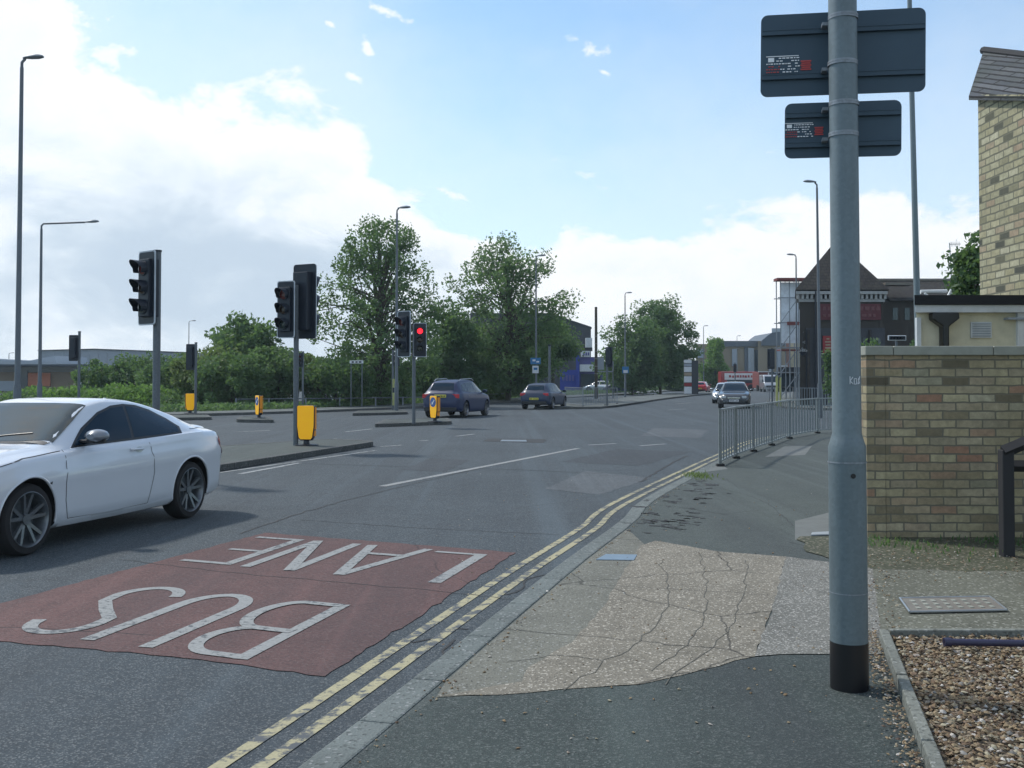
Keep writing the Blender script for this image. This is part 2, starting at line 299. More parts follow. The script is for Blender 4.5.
# ------------------------------------------------------------------ mesh helpers
class MB:
    def __init__(s): s.v = []; s.f = []
    def add(s, vs, fs):
        k = len(s.v); s.v += [tuple(v) for v in vs]; s.f += [tuple(i + k for i in f) for f in fs]; return s
    def box(s, c, d, rz=0.0, ax=None):
        x, y, z = d[0] / 2, d[1] / 2, d[2] / 2
        vs = [Vector((i * x, j * y, k * z)) for i in (-1, 1) for j in (-1, 1) for k in (-1, 1)]
        M = Matrix.Rotation(rz, 3, 'Z') if ax is None else ax
        c = Vector(c)
        return s.add([M @ v + c for v in vs], [(0, 1, 3, 2), (4, 6, 7, 5), (0, 4, 5, 1), (2, 3, 7, 6), (0, 2, 6, 4), (1, 5, 7, 3)])
    def tube(s, pts, rs, n=12, cap=True):
        pts = [Vector(p) for p in pts]
        if not hasattr(rs, '__len__'): rs = [rs] * len(pts)
        rings = []; up = None
        for i, p in enumerate(pts):
            d = (pts[min(i + 1, len(pts) - 1)] - pts[max(i - 1, 0)])
            if d.length < 1e-9: d = Vector((0, 0, 1))
            d.normalize()
            if up is None: up = Vector((1, 0, 0)) if abs(d.x) < 0.9 else Vector((0, 1, 0))
            u = d.cross(up).normalized(); up = u.cross(d).normalized()
            rings.append([p + (u * math.cos(2 * math.pi * k / n) + up * math.sin(2 * math.pi * k / n)) * rs[i] for k in range(n)])
        vs = [v for r in rings for v in r]; fs = []
        for i in range(len(pts) - 1):
            for k in range(n):
                a, b = i * n + k, i * n + (k + 1) % n
                fs.append((a, b, b + n, a + n))
        if cap: fs += [tuple(range(n))[::-1], tuple(range((len(pts) - 1) * n, len(pts) * n))]
        return s.add(vs, fs)
    def prism(s, poly, z0, z1):
        n = len(poly)
        return s.add([(p[0], p[1], z0) for p in poly] + [(p[0], p[1], z1) for p in poly],
                     [tuple(range(n))[::-1], tuple(range(n, 2 * n))] + [(i, (i + 1) % n, (i + 1) % n + n, i + n) for i in range(n)])
    def sheet(s, poly, z):
        return s.add([(p[0], p[1], z) for p in poly], [tuple(range(len(poly)))])
    def plate(s, outline, y0, y1):
        "outline in xz, extruded along y"
        n = len(outline)
        return s.add([(p[0], y0, p[1]) for p in outline] + [(p[0], y1, p[1]) for p in outline],
                     [tuple(range(n)), tuple(range(n, 2 * n))[::-1]] + [(i, i + n, (i + 1) % n + n, (i + 1) % n) for i in range(n)])
    def strip(s, line, off0, off1, z0, z1, gap=0.0, closed=False):
        "swept rectangular band beside a polyline (off to the right of travel)"
        L = offset(line, off0); Rr = offset(line, off1); n = len(line)
        for i in range(n - 1):
            a, b, c, d = Vector((*L[i], 0)), Vector((*L[i + 1], 0)), Vector((*Rr[i + 1], 0)), Vector((*Rr[i], 0))
            if gap:
                t = gap / max((b - a).length, 1e-6); b_ = b + (a - b) * t; c = c + (d - c) * t; b = b_
            q = [(p.x, p.y) for p in (a, d, c, b)]
            if z1 is None: s.sheet(q, z0)
            else: s.prism(q, z0, z1)
        return s
    def build(s, name, mat, parent=None, smooth=False, bevel=0.0, uv=None, recalc=True):
        me = bpy.data.meshes.new(name); me.from_pydata(s.v, [], s.f); me.update()
        if recalc and len(s.f) < 60000:
            bm = bmesh.new(); bm.from_mesh(me); bmesh.ops.recalc_face_normals(bm, faces=bm.faces[:]); bm.to_mesh(me); bm.free()
        if isinstance(mat, str): mat = MATS[mat]
        me.materials.append(mat)
        if uv:
            l = me.uv_layers.new(name='UVMap')
            for p in me.polygons:
                for li in p.loop_indices:
                    l.data[li].uv = uv(me.vertices[me.loops[li].vertex_index].co, p.normal)
        o = bpy.data.objects.new(name, me); COL.objects.link(o)
        if parent is not None: o.parent = parent
        if smooth:
            for p in me.polygons: p.use_smooth = True
            me.set_sharp_from_angle(angle=R(40))
        if bevel:
            b = o.modifiers.new('bevel', 'BEVEL'); b.width = bevel; b.segments = 2; b.limit_method = 'ANGLE'; b.angle_limit = R(35)
        return o
def offset(line, d):
    out = []
    for i, p in enumerate(line):
        a = line[max(i - 1, 0)]; b = line[min(i + 1, len(line) - 1)]
        t = Vector((b[0] - a[0], b[1] - a[1])).normalized()
        out.append((p[0] + t.y * d, p[1] - t.x * d))
    return out
def smoothline(pts, step):
    "catmull-rom resampled at about step metres"
    P = [np.array(p, float) for p in pts]; P = [2 * P[0] - P[1]] + P + [2 * P[-1] - P[-2]]; out = []
    for i in range(1, len(P) - 2):
        for t in np.linspace(0, 1, 24, endpoint=False):
            out.append(0.5 * ((2 * P[i]) + (-P[i - 1] + P[i + 1]) * t + (2 * P[i - 1] - 5 * P[i] + 4 * P[i + 1] - P[i + 2]) * t * t + (-P[i - 1] + 3 * P[i] - 3 * P[i + 1] + P[i + 2]) * t ** 3))
    out.append(P[-2]); out = np.array(out)
    d = np.r_[0, np.cumsum(np.linalg.norm(np.diff(out, axis=0), axis=1))]
    n = max(2, int(d[-1] / step) + 1); s = np.linspace(0, d[-1], n)
    return [(float(np.interp(x, d, out[:, 0])), float(np.interp(x, d, out[:, 1]))) for x in s]
def tag(o, label=None, cat=None, group=None, kind=None):
    if label: o['label'] = label
    if cat: o['category'] = cat
    if group: o['group'] = group
    if kind: o['kind'] = kind
    return o
def thing(name, label, cat, loc=(0, 0, 0), rz=0.0, group=None, tilt=(0, 0)):
    o = bpy.data.objects.new(name, None); COL.objects.link(o); o.location = loc; o.rotation_euler = (tilt[0], tilt[1], rz)
    o.empty_display_size = 0.2
    return tag(o, label, cat, group)
def struct(o, label=None, cat=None): return tag(o, label, cat, kind='structure')
def copy_tree(o, parent=None):
    c = o.copy(); COL.objects.link(c); c.parent = parent
    for ch in list(o.children): copy_tree(ch, c)
    return c
def rrect(x0, z0, x1, z1, r, n=5):
    out = []
    for cx, cz, a0 in ((x1 - r, z1 - r, 0), (x0 + r, z1 - r, 90), (x0 + r, z0 + r, 180), (x1 - r, z0 + r, 270)):
        for k in range(n + 1):
            a = R(a0 + 90 * k / n); out.append((cx + r * math.cos(a), cz + r * math.sin(a)))
    return out
# ------------------------------------------------------------------ the setting
KERB = smoothline([(-3.6, -6.0), (-2.78, -3.0), (-0.77, 4.33), (-0.566, 5.08), (0.40, 8.65), (1.157, 11.25), (1.72, 13.5), (3.75, 19.4), (5.1, 23.2), (6.45, 27.0), (8.3, 30.4), (11.2, 33.4), (17, 35.5), (30, 37.0), (60, 38.5)], 0.92)
FARK = smoothline([(-90, 30), (-40, 38), (-20, 43.5), (-13, 47.2), (-6.6, 57), (-1, 72), (6, 95), (14.6, 120), (29, 168), (70, 285)], 3.0)
g = MB(); g.sheet([(-900, -60), (900, -60), (900, 1400), (-900, 1400)], -0.03)
struct(g.build('ground', plain('ground_green', (0.05, 0.075, 0.03), 0.9, vs=0.3, var=0.3), None))
g = MB(); g.sheet([(-120, -25), (120, -25), (140, 320), (-120, 320)], 0.0)
struct(g.build('road', 'road_asphalt'))
# near pavement: one slab, inner edge follows the kerb
inner = offset(KERB, 0.17)
g = MB(); poly = [p for p in inner] + [(60, -20), (-4.0, -20)]
g.prism(poly, -0.02, 0.10)
pv = struct(g.build('pavement', 'pavement_asphalt'))
def kerb_run(line, name, h=0.10, w=0.165, mat='kerb_stone'):
    g = MB(); g.strip(line, 0.0, w, 0.0, h, gap=0.006); o = g.build(name, mat, bevel=0.012); return struct(o)
kerb_run(KERB, 'kerb', 0.103)
def Z(*px, z=0.1): return [tuple(gp(x, y, z)[:2]) for x, y in px]
def wob(poly, amp=0.02, step=0.12, seed=1):
    rnd = random.Random(seed); out = []
    for i, p in enumerate(poly):
        q = poly[(i + 1) % len(poly)]; d = math.dist(p, q); n = max(1, int(d / step))
        for k in range(n):
            t = k / n; out.append((p[0] + (q[0] - p[0]) * t + (rnd.uniform(-amp, amp) if k else 0), p[1] + (q[1] - p[1]) * t + (rnd.uniform(-amp, amp) if k else 0)))
    return out
def sheet(name, poly, z, mat): g = MB(); g.sheet(poly, z); return struct(g.build(name, mat))
# darker tarmac in the foreground
sheet('pavement_foreground', wob([offset(KERB, .18)[k] for k in range(2, 13) if KERB[k][1] < 5.6] + Z((436, 699), (500, 695), (560, 690), (640, 685), (700, 671), (735, 660), (780, 655), (884, 655), (900, 700), (940, 800)) + [(1.9, 0.5), (1.9, -5)], 0.006), 0.1012, 'pavement_asphalt_dark')
# crossover of exposed aggregate with its smooth concrete margin
inner_px = [p for p in offset(KERB, 0.18) if 5.05 < p[1] < 10.6]
sheet('concrete_margin', inner_px + Z((645, 545), (606, 608), (570, 645), (528, 672), (520, 692), (436, 698)), 0.1025, 'smooth_concrete')
sheet('aggregate_crossover', wob(Z((436, 697), (500, 695.5), (560, 690), (640, 685), (700, 671), (735, 661), (755, 657), (772, 610), (786, 557), (720, 552), (655, 541), (640, 546), (622, 575), (603, 608), (572, 643), (528, 668), (522, 682)), 0.012), 0.1040, 'aggregate_concrete')
sheet('coarse_crossover', wob(Z((755, 657), (780, 655), (835, 655), (886, 655), (880, 566), (832, 563), (786, 557), (772, 610)), 0.01), 0.1052, 'coarse_aggregate')
sheet('tamped_slab', Z((872, 566), (1100, 572), (1200, 634), (881, 634)), 0.1064, 'tamped_concrete')
sheet('dirt_strip', wob(Z((800, 537), (1100, 537), (1100, 575), (880, 570), (846, 566), (806, 552)), 0.05, 0.2, 3), 0.1076, 'dirt')
sheet('pale_patch', Z((795, 521), (836, 511), (836, 540), (795, 540)), 0.1015, 'pale_patch')
sheet('pale_patch', Z((765, 457), (805, 455), (812, 446), (785, 446)), 0.1015, 'pale_patch')
sheet('pale_patch', Z((706, 472), (728, 469), (722, 465), (700, 468)), 0.1015, 'pale_patch')
# broken, tarry patches in the pavement by the kerb
g = MB(); rnd = random.Random(5)
for (x, y, w, cnt) in ((680, 500, 50, 14), (700, 492, 34, 8), (660, 521, 60, 20), (676, 513, 40, 12), (640, 506, 20, 4), (705, 482, 24, 6), (668, 528, 40, 10), (690, 524, 22, 4)):
    for _ in range(cnt):
        cx, cy = x + rnd.gauss(0, w / 3), y + rnd.gauss(0, 2.6); ww = rnd.uniform(2, 11); q = []
        for k in range(11):
            a = k / 11 * 2 * math.pi; rr = rnd.uniform(0.35, 1.0); q.append((cx + math.cos(a) * ww * rr, cy + math.sin(a) * rnd.uniform(.3, .9) * rr + math.cos(a) * rnd.uniform(-.5, 1.0)))
        g.sheet(Z(*q), 0.1018 + rnd.uniform(0, .003))
struct(g.build('tarry_patches', 'tar'))
# painted lines beside the kerb
for off in (-0.26, -0.43):
    g = MB(); line = smoothline(KERB, 0.3)
    g.strip(line, off - 0.045, off + 0.025, 0.0042, None)
    struct(g.build('yellow_line', 'yellow_road_paint'))
# red bus-lane surfacing and its lettering, read from the far end
RA = Vector((0.2425, 0.9701)); RR = Vector((0.9701, -0.2425))
red = [(-0.0, 0)]
redp = Z((265, 533), (516, 553), (325, 677), (200, 660), z=0) + [(-3.15, 6.46), (-4.0, 6.8), (-3.67, 7.53)]
sheet('red_surfacing', wob(redp, 0.018, 0.10, 8), 0.0045, 'red_surfacing')
def letter_pt(r0, t0, W, H, u, v):
    "u,v in 0..1 in the letter's own box, upright; the letter is laid rotated by half a turn"
    r = r0 - u * W; t = t0 + (1 - v) * H + (-(r0 - u * W) - 2.6) * 0.155
    return RR * r + RA * t
def stroke(g, pts, r0, t0, W, H, w=0.085, z=0.0085):
    P = [letter_pt(r0, t0, W, H, u, v) for u, v in pts]
    P = [(p.x, p.y) for p in P]
    for k in range(len(P)):       # mitred band
        pass
    L = offset(P, -w / 2); Q = offset(P, w / 2)
    for i in range(len(P) - 1): g.sheet([L[i], Q[i], Q[i + 1], L[i + 1]], z)
def arc(cx, cy, rx, ry, a0, a1, n=16):
    return [(cx + rx * math.cos(R(a0 + (a1 - a0) * k / n)), cy + ry * math.sin(R(a0 + (a1 - a0) * k / n))) for k in range(n + 1)]
def word(name, letters):
    g = MB()
    for ch, r0, t0, W, H in letters:
        if ch == 'B':
            stroke(g, [(0.09, 0), (0.09, 1)], r0, t0, W, H, .095)
            stroke(g, [(0.09, .97), (.55, .97)] + arc(.55, .76, .36, .21, 90, -90)[1:] + [(0.09, .55)], r0, t0, W, H, .09, .0095)
            stroke(g, [(0.09, .55), (.58, .55)] + arc(.58, .29, .36, .26, 90, -90)[1:] + [(0.09, .03)], r0, t0, W, H, .09, .0105)
        if ch == 'U': stroke(g, [(0.09, 1), (0.09, .28)] + arc(.5, .28, .41, .25, 180, 360)[1:] + [(.91, 1)], r0, t0, W, H, .10)
        if ch == 'S':
            stroke(g, [(.93, .80)] + arc(.52, .78, .40, .19, 25, 190)[0:] + [(.16, .66), (.5, .53), (.84, .38)] + arc(.48, .24, .42, .21, 0, -165)[0:], r0, t0, W, H, .095)
        if ch == 'L': stroke(g, [(0.09, 1), (0.09, 0)], r0, t0, W, H, .11); stroke(g, [(0.0, .02), (1, .02)], r0, t0, W, H, .075, .0095)
        if ch == 'A':
            stroke(g, [(0.0, 0), (.5, 1)], r0, t0, W, H, .10); stroke(g, [(1, 0), (.5, 1)], r0, t0, W, H, .10, .0095); stroke(g, [(.2, .30), (.8, .30)], r0, t0, W, H, .09, .0105)
        if ch == 'N':
            stroke(g, [(0.09, 0), (0.09, 1)], r0, t0, W, H, .10); stroke(g, [(.91, 0), (.91, 1)], r0, t0, W, H, .10, .0095); stroke(g, [(0.09, 1), (.91, 0)], r0, t0, W, H, .10, .0105)
        if ch == 'E':
            stroke(g, [(0.09, 0), (0.09, 1)], r0, t0, W, H, .10)
            for v, u in ((.97, 1), (.52, .8), (.03, 1)): stroke(g, [(0.05, v), (u, v)], r0, t0, W, H, .08, .0095)
    return struct(g.build(name, 'white_road_paint', recalc=False))
word('bus_lettering', [('B', -2.92, 5.42, .56, 1.50), ('U', -3.60, 5.42, .55, 1.50), ('S', -4.24, 5.42, .55, 1.52)])
word('lane_lettering', [('L', -2.56, 7.90, .50, 1.38), ('A', -3.17, 7.90, .60, 1.46), ('N', -3.90, 7.90, .54, 1.48), ('E', -4.56, 7.92, .54, 1.48)])
# lane lines
def line_px(name, a, b, w, mat='worn_white_paint', z=0.0043):
    A, B = gp(*a), gp(*b); g = MB(); g.strip(smoothline([A[:2], B[:2]], 0.5), -w / 2, w / 2, z, None); return struct(g.build(name, mat))
line_px('lane_line', (382, 486.5), (578, 448.5), 0.14, 'white_road_paint')
for a, b in (((588, 445.2), (616, 443.6)), ((456, 436.3), (474, 434.2)), ((380, 446.8), (402, 445.2)), ((420, 441), (428, 440.4)), ((345, 432), (372, 429)), ((640, 446), (665, 444)), ((212, 454), (268, 453)), ((318, 441), (336, 439)), ((236, 432), (270, 430.5)), ((676, 404), (690, 403)), ((668, 410), (686, 409)), ((240, 474), (300, 463))):
    line_px('lane_line', a, b, 0.11)
asphalt('road_patch_dark', (0.034, 0.042, 0.050), (0.046, 0.056, 0.066), 0.25, 100, .2); asphalt('road_patch_pale', (0.072, 0.084, 0.094), (0.092, 0.105, 0.115), 0.3, 80, .8)
sheet('road_patch', wob(Z((545, 489), (600, 495), (652, 478), (585, 471), z=0), 0.03), 0.0022, 'road_patch_pale')
sheet('road_patch', wob(Z((560, 462), (640, 466), (690, 452), (618, 449), z=0), 0.05), 0.0022, 'road_patch_dark')
sheet('road_patch', wob(Z((402, 470), (445, 472), (470, 460), (430, 458), z=0), 0.04), 0.0022, 'road_patch_dark')
sheet('road_patch', wob(Z((640, 436), (700, 438), (708, 430), (655, 428), z=0), 0.05), 0.0022, 'road_patch_pale')
def crack(pts, w, seed, z=.0032, mat='tar', zz=0.0, name='road_crack'):
    r3 = random.Random(seed); P = smoothline([tuple(gp(x, y, zz)[:2]) for x, y in pts], .12); P = [(x + r3.gauss(0, .012), y + r3.gauss(0, .012)) for x, y in P]
    g = MB(); L = offset(P, -w / 2); Q = offset(P, w / 2); L = [(x + r3.uniform(-w, w) * .3, y) for x, y in L]
    for i in range(len(P) - 1): g.sheet([L[i], Q[i], Q[i + 1], L[i + 1]], z)
    return struct(g.build(name, mat))
crack([(687, 456), (672, 463), (654, 474), (640, 482)], .05, 1); crack([(238, 534), (330, 505), (430, 480), (520, 459)], .022, 2); crack([(250, 462), (380, 466), (520, 470), (600, 474)], .03, 3)
crack([(300, 520), (420, 528), (560, 535)], .012, 4); crack([(412, 642), (430, 640), (455, 628), (470, 630)], .02, 6); crack([(455, 640), (445, 650), (440, 662), (425, 668)], .018, 7)
crack([(505, 596), (520, 590), (528, 580), (545, 575)], .016, 8); crack([(120, 560), (250, 575), (420, 590), (520, 600)], .010, 9, .0062)
for k, pp_ in enumerate((((560, 690), (640, 640), (668, 600), (662, 560)), ((650, 672), (690, 640), (706, 600), (700, 552)), ((505, 662), (560, 655), (600, 660)), ((660, 684), (720, 640), (742, 600), (748, 560)))): crack(pp_, .006, 20 + k, .1058, 'hairline', .104, 'pavement_crack')
crack([(600, 508), (660, 505), (730, 515)], .010, 32, .1014, 'tar', .104, 'pavement_crack'); crack([(700, 482), (760, 500), (800, 530)], .008, 33, .1014, 'tar', .104, 'pavement_crack')
sheet('road_patch', wob(Z((482, 441.5), (545, 443), (545, 439.2), (488, 438.6), z=0), 0.05), 0.0035, 'tar')
tag(MB().sheet(Z((500, 441.5), (527, 441.8), (526, 440.2), (502, 440.0), z=0), 0.0075).build('manhole_cover', 'steel'), 'small worn metal cover shining in the middle of the carriageway', 'manhole cover')
tag(MB().prism(Z((596, 560.5), (634, 561), (637, 555.5), (606, 555)), 0.104, 0.109).build('utility_cover', 'frost_blue'), 'small pale blue metal cover set in the concrete beside the kerb', 'utility cover')
tag(MB().prism(Z((811, 536.5), (832, 536), (832, 533), (812, 534)), 0.107, 0.118).build('stopcock_cover', 'chalk'), 'narrow pale metal cover in the pavement just left of the big post', 'utility cover')
# hatched cover beside the gravel bed
cv = thing('inspection_cover', 'worn rectangular inspection cover in the tamped concrete above the gravel bed', 'inspection cover', (0, 0, 0))
q = Z((900, 601), (990, 599.5), (1007, 613), (910, 615)); MB().prism(q, 0.112, 0.120).build('cover_plate', 'cover_metal', cv)
def lerp2(a, b, t): return (a[0] + (b[0] - a[0]) * t, a[1] + (b[1] - a[1]) * t)
fr = MB()
for i in range(4):
    a, b = Vector((*q[i], 0)), Vector((*q[(i + 1) % 4], 0)); fr.tube([a + Vector((0, 0, .119)), b + Vector((0, 0, .119))], 0.008, 6)
fr.build('cover_frame', 'steel', cv)
gr = MB()
for i in range(1, 9):
    for j in range(1, 4):
        p0 = lerp2(lerp2(q[0], q[1], i / 9.), lerp2(q[3], q[2], i / 9.), j / 4.)
        gr.box((p0[0], p0[1], .122), (.028, .045, .005))
gr.build('tread_pattern', 'coping', cv)
# island and reservation kerbs
def island(poly, name, top='smooth_concrete', h=0.12):
    g = MB(); cen = Vector((sum(p[0] for p in poly) / len(poly), sum(p[1] for p in poly) / len(poly)))
    ins = []
    n = len(poly)
    for i in range(n):
        a, b, c = Vector(poly[i - 1]), Vector(poly[i]), Vector(poly[(i + 1) % n])
        t1 = (b - a).normalized(); t2 = (c - b).normalized(); nn = Vector((-(t1 + t2).y, (t1 + t2).x)).normalized()
        if nn.dot(cen - b) < 0: nn = -nn
        ins.append(tuple(b + nn * 0.15))
    for i in range(n):
        a, b, c, d = poly[i], poly[(i + 1) % n], ins[(i + 1) % n], ins[i]
        L = math.dist(a, b); m = max(1, int(L / 0.9))
        for k in range(m):
            t0, t1 = k / m, (k + 1) / m - 0.006 / L
            g.prism([lerp2(a, b, t0), lerp2(a, b, t1), lerp2(d, c, t1), lerp2(d, c, t0)], 0, h)
    struct(g.build('kerb', 'dark_kerb' if 'dark_kerb' in MATS else 'kerb_stone', bevel=0.012))
    g = MB(); g.prism(ins, 0, h - 0.006); return struct(g.build(name, top))
aggregate('dark_kerb', (0.085, 0.09, 0.088), (0.2, 0.2, 0.2), 60, 0.1, False)
def rounded(poly, r=0.5, n=4):
    out = []; m = len(poly)
    for i in range(m):
        a, b, c = Vector(poly[i - 1]), Vector(poly[i]), Vector(poly[(i + 1) % m])
        k = min(r, (a - b).length * .4, (c - b).length * .4); p0 = b + (a - b).normalized() * k; p1 = b + (c - b).normalized() * k
        for j in range(n + 1):
            t = j / n; out.append(tuple(p0 * (1 - t) ** 2 + b * 2 * t * (1 - t) + p1 * t * t))
    return out
ISL1 = [(-3.25, 25.6), (-5.1, 18.4), (-6.5, 12.6), (-9.2, 12.6), (-8.6, 17), (-7.0, 23.2), (-4.6, 26.6)]
island(rounded(ISL1), 'traffic_island', 'pavement_asphalt')
island(rounded(Z((374, 427.5), (452, 424.5), (448, 420.8), (384, 422.5), z=0), .3), 'traffic_island', 'pavement_asphalt')
island(rounded(Z((236, 422.5), (274, 423), (270, 419.5), (240, 419), z=0), .3), 'traffic_island', 'pavement_asphalt')
island(rounded(Z((352, 416), (408, 414.5), (404, 412), (358, 413), z=0), .3), 'traffic_island', 'pavement_asphalt')
island(rounded(Z((150, 421), (212, 420), (208, 417.3), (160, 417.5), z=0), .3), 'traffic_island', 'pavement_asphalt')
RES = smoothline([(1.2, 57.4), (4.4, 57.6), (5.9, 61.5), (8.2, 70), (13, 88), (23, 120), (45, 185), (75, 260)], 4.0)
RESB = [(3.2, 66.5), (5.5, 76), (10, 92), (20, 124), (42, 188), (72, 263)]
island(RES + RESB[::-1], 'central_reservation', 'far_pavement')
# far pavement and right-hand pavement of the junction
kerb_run([p for p in FARK][::-1], 'kerb', 0.12, 0.2, 'dark_kerb')
back = offset(FARK, -3.2)
g = MB(); inn = offset(FARK, -0.19)
for i in range(len(FARK) - 1): g.prism([inn[i], inn[i + 1], back[i + 1], back[i]], -0.02, 0.115)
struct(g.build('far_pavement', 'far_pavement'))
RK = smoothline([(60, 50), (34, 52), (20, 53.5), (15.6, 56.5), (15.8, 62), (20, 82), (33, 125), (60, 200), (95, 290)], 3.0)
kerb_run(RK, 'kerb', 0.12, 0.17, 'dark_kerb')
g = MB(); ri = offset(RK, 0.18); g.prism(ri + [(160, 290), (160, 50)], -0.02, 0.115); struct(g.build('corner_pavement', 'far_pavement'))
line_px('lane_line', (218, 473), (376, 450.5), 0.09)

# ------------------------------------------------------------------ gravel bed (lower right)
E0, E1, E2 = gp(884, 637, .12), gp(938, 776, .12), gp(1150, 637, .12)
ed = (E1 - E0); dvec = Vector((ed.x, ed.y)).normalized()
def edging(name, A, B, w, label):
    g = MB(); d = Vector((B[0] - A[0], B[1] - A[1])); n = max(1, int(d.length / 0.9)); nn = Vector((-d.y, d.x)).normalized() * w / 2
    for k in range(n):
        a = Vector(A[:2]) + d * (k / n); b = Vector(A[:2]) + d * ((k + 1) / n - 0.004)
        g.prism([tuple(a - nn), tuple(b - nn), tuple(b + nn), tuple(a + nn)], 0.08, 0.165)
    return struct(g.build(name, 'edging_concrete', bevel=0.006))
far_near = E0 + (E1 - E0) * 2.2
edging('edging_kerb', E0, far_near, 0.052, '')
edging('edging_kerb', E0 + Vector((0.03, 0.0, 0)), E2, 0.045, '')
bed = [tuple(E0[:2]), tuple(E2[:2]), (E2.x, far_near.y), tuple(far_near[:2])]
g = MB(); g.prism(bed, 0.1, 0.112); struct(g.build('gravel_bed', 'gravel_bed_ground'))
def stones(name, spots, smin, smax, z, seed, mat='gravel'):
    rnd = np.random.RandomState(seed); n = len(spots)
    base = np.array([(1, 0, 0), (-1, 0, 0), (0, 1, 0), (0, -1, 0), (0, 0, 1), (0, 0, -1), (.7, .7, .1), (-.7, .6, -.1)], float)
    F8 = [(0, 6, 4), (6, 2, 4), (2, 7, 4), (7, 1, 4), (1, 3, 4), (3, 0, 4), (6, 0, 5), (2, 6, 5), (7, 2, 5), (1, 7, 5), (3, 1, 5), (0, 3, 5)]
    s = rnd.uniform(smin, smax, (n, 1, 1)) * rnd.uniform(0.6, 1.25, (n, 1, 3)) * np.array([1, 1, .6])
    V = base[None] * s * rnd.uniform(.8, 1.2, (n, 8, 1)); a = rnd.uniform(0, 6.28, n); t = rnd.uniform(-.5, .5, n)
    c, si = np.cos(a)[:, None], np.sin(a)[:, None]; ct, st = np.cos(t)[:, None], np.sin(t)[:, None]
    x, y, zz = V[..., 0], V[..., 1] * ct - V[..., 2] * st, V[..., 1] * st + V[..., 2] * ct
    V = np.stack([x * c - y * si, x * si + y * c, zz], -1) + np.array(spots)[:, None, :]
    F_ = (np.array(F8)[None] + (np.arange(n) * 8)[:, None, None]).reshape(-1, 3)
    me = bpy.data.meshes.new(name); me.from_pydata(V.reshape(-1, 3).tolist(), [], F_.tolist()); me.materials.append(MATS[mat]); me.update()
    o = bpy.data.objects.new(name, me); COL.objects.link(o); return o
rnd = random.Random(11); sp = []
def inpoly(x, y, P):
    c = False; j = len(P) - 1
    for i in range(len(P)):
        if (P[i][1] > y) != (P[j][1] > y) and x < (P[j][0] - P[i][0]) * (y - P[i][1]) / (P[j][1] - P[i][1]) + P[i][0]: c = not c
        j = i
    return c
while len(sp) < 17000:
    x, y = rnd.uniform(1.2, 4.0), rnd.uniform(2.6, 6.1)
    if inpoly(x, y, bed): sp.append((x, y, 0.118 + rnd.random() * 0.02))
st = tag(stones('gravel', sp, 0.006, 0.017, 0, 3), 'brown and tan gravel filling the edged bed', 'gravel', kind='stuff')
sp = []
while len(sp) < 620:                               # strays between the post and the edging, and along the wall
    t = rnd.random() ** 1.3; p = E0 + (E1 - E0) * rnd.uniform(-0.1, 1.1); sp.append((p.x - abs(rnd.gauss(0, .06)) - 0.035, p.y, .118))
for _ in range(420): q_ = gp(rnd.uniform(850, 1060), 560 + rnd.gauss(0, 9), .118); sp.append(tuple(q_))
for _ in range(260): q_ = gp(rnd.uniform(420, 830), rnd.uniform(470, 760), .106); sp.append(tuple(q_))
kl = offset(KERB, .22)
for _ in range(260): k_ = rnd.randrange(5, 24); q_ = lerp2(kl[k_], kl[k_ + 1], rnd.random()); sp.append((q_[0] + rnd.gauss(0, .02), q_[1], .106))
for _ in range(160): q_ = gp(rnd.uniform(860, 900), rnd.uniform(570, 640), .118); sp.append(tuple(q_))
tag(stones('loose_stones', sp, 0.004, 0.011, 0, 4), 'loose stones strayed over the pavement round the post and the wall foot', 'stones', kind='stuff')
pa, pb = gp(944, 642, .18), gp(1060, 644, .18)
pp = thing('plastic_pipe', 'short dark purple plastic pipe lying along the top edge of the gravel bed', 'pipe')
MB().tube([pa, pb], 0.019, 14).build('pipe', 'purple_pipe', pp, smooth=True); MB().tube([pa, pa + (pb - pa) * .06], 0.024, 14).build('socket', 'purple_pipe', pp, smooth=True)
# weeds
def blades(name, spots, h, mat, seed, w=0.006):
    rnd = random.Random(seed); g = MB()
    for (x, y, z) in spots:
        a = rnd.uniform(0, 6.28); hh = h * rnd.uniform(.5, 1.2); lx, ly = rnd.uniform(-.5, .5) * hh, rnd.uniform(-.5, .5) * hh
        c, s = math.cos(a) * w, math.sin(a) * w
        g.add([(x - c, y - s, z), (x + c, y + s, z), (x + lx * .4 + c * .7, y + ly * .4 + s * .7, z + hh * .6), (x + lx * .4 - c * .7, y + ly * .4 - s * .7, z + hh * .6), (x + lx, y + ly, z + hh)], [(0, 1, 2, 3), (3, 2, 4)])
    return g.build(name, mat, recalc=False)
rnd = random.Random(3); c0 = gp(698, 476, .1)
tag(blades('weeds', [(c0.x + rnd.gauss(0, .13), c0.y + rnd.gauss(0, .3), .103) for _ in range(420)], .035, 'leaf_yellowish', 4), 'tuft of pale weeds growing from the broken pavement near the railing', 'weeds', kind='stuff')
sp = []
for _ in range(900):
    p = gp(rnd.uniform(850, 1060), 0, .1) if 0 else Vector((rnd.uniform(3.2, 6), 9.9 - abs(rnd.gauss(0, .5)), .115)); 
    if rnd.random() < .5 + .5 * math.sin(p.x * 5 + p.y * 3): sp.append(tuple(p))
tag(blades('weeds', sp, .05, 'leaf_mid', 6, .008), 'low green weeds along the foot of the brick garden wall', 'weeds', kind='stuff')

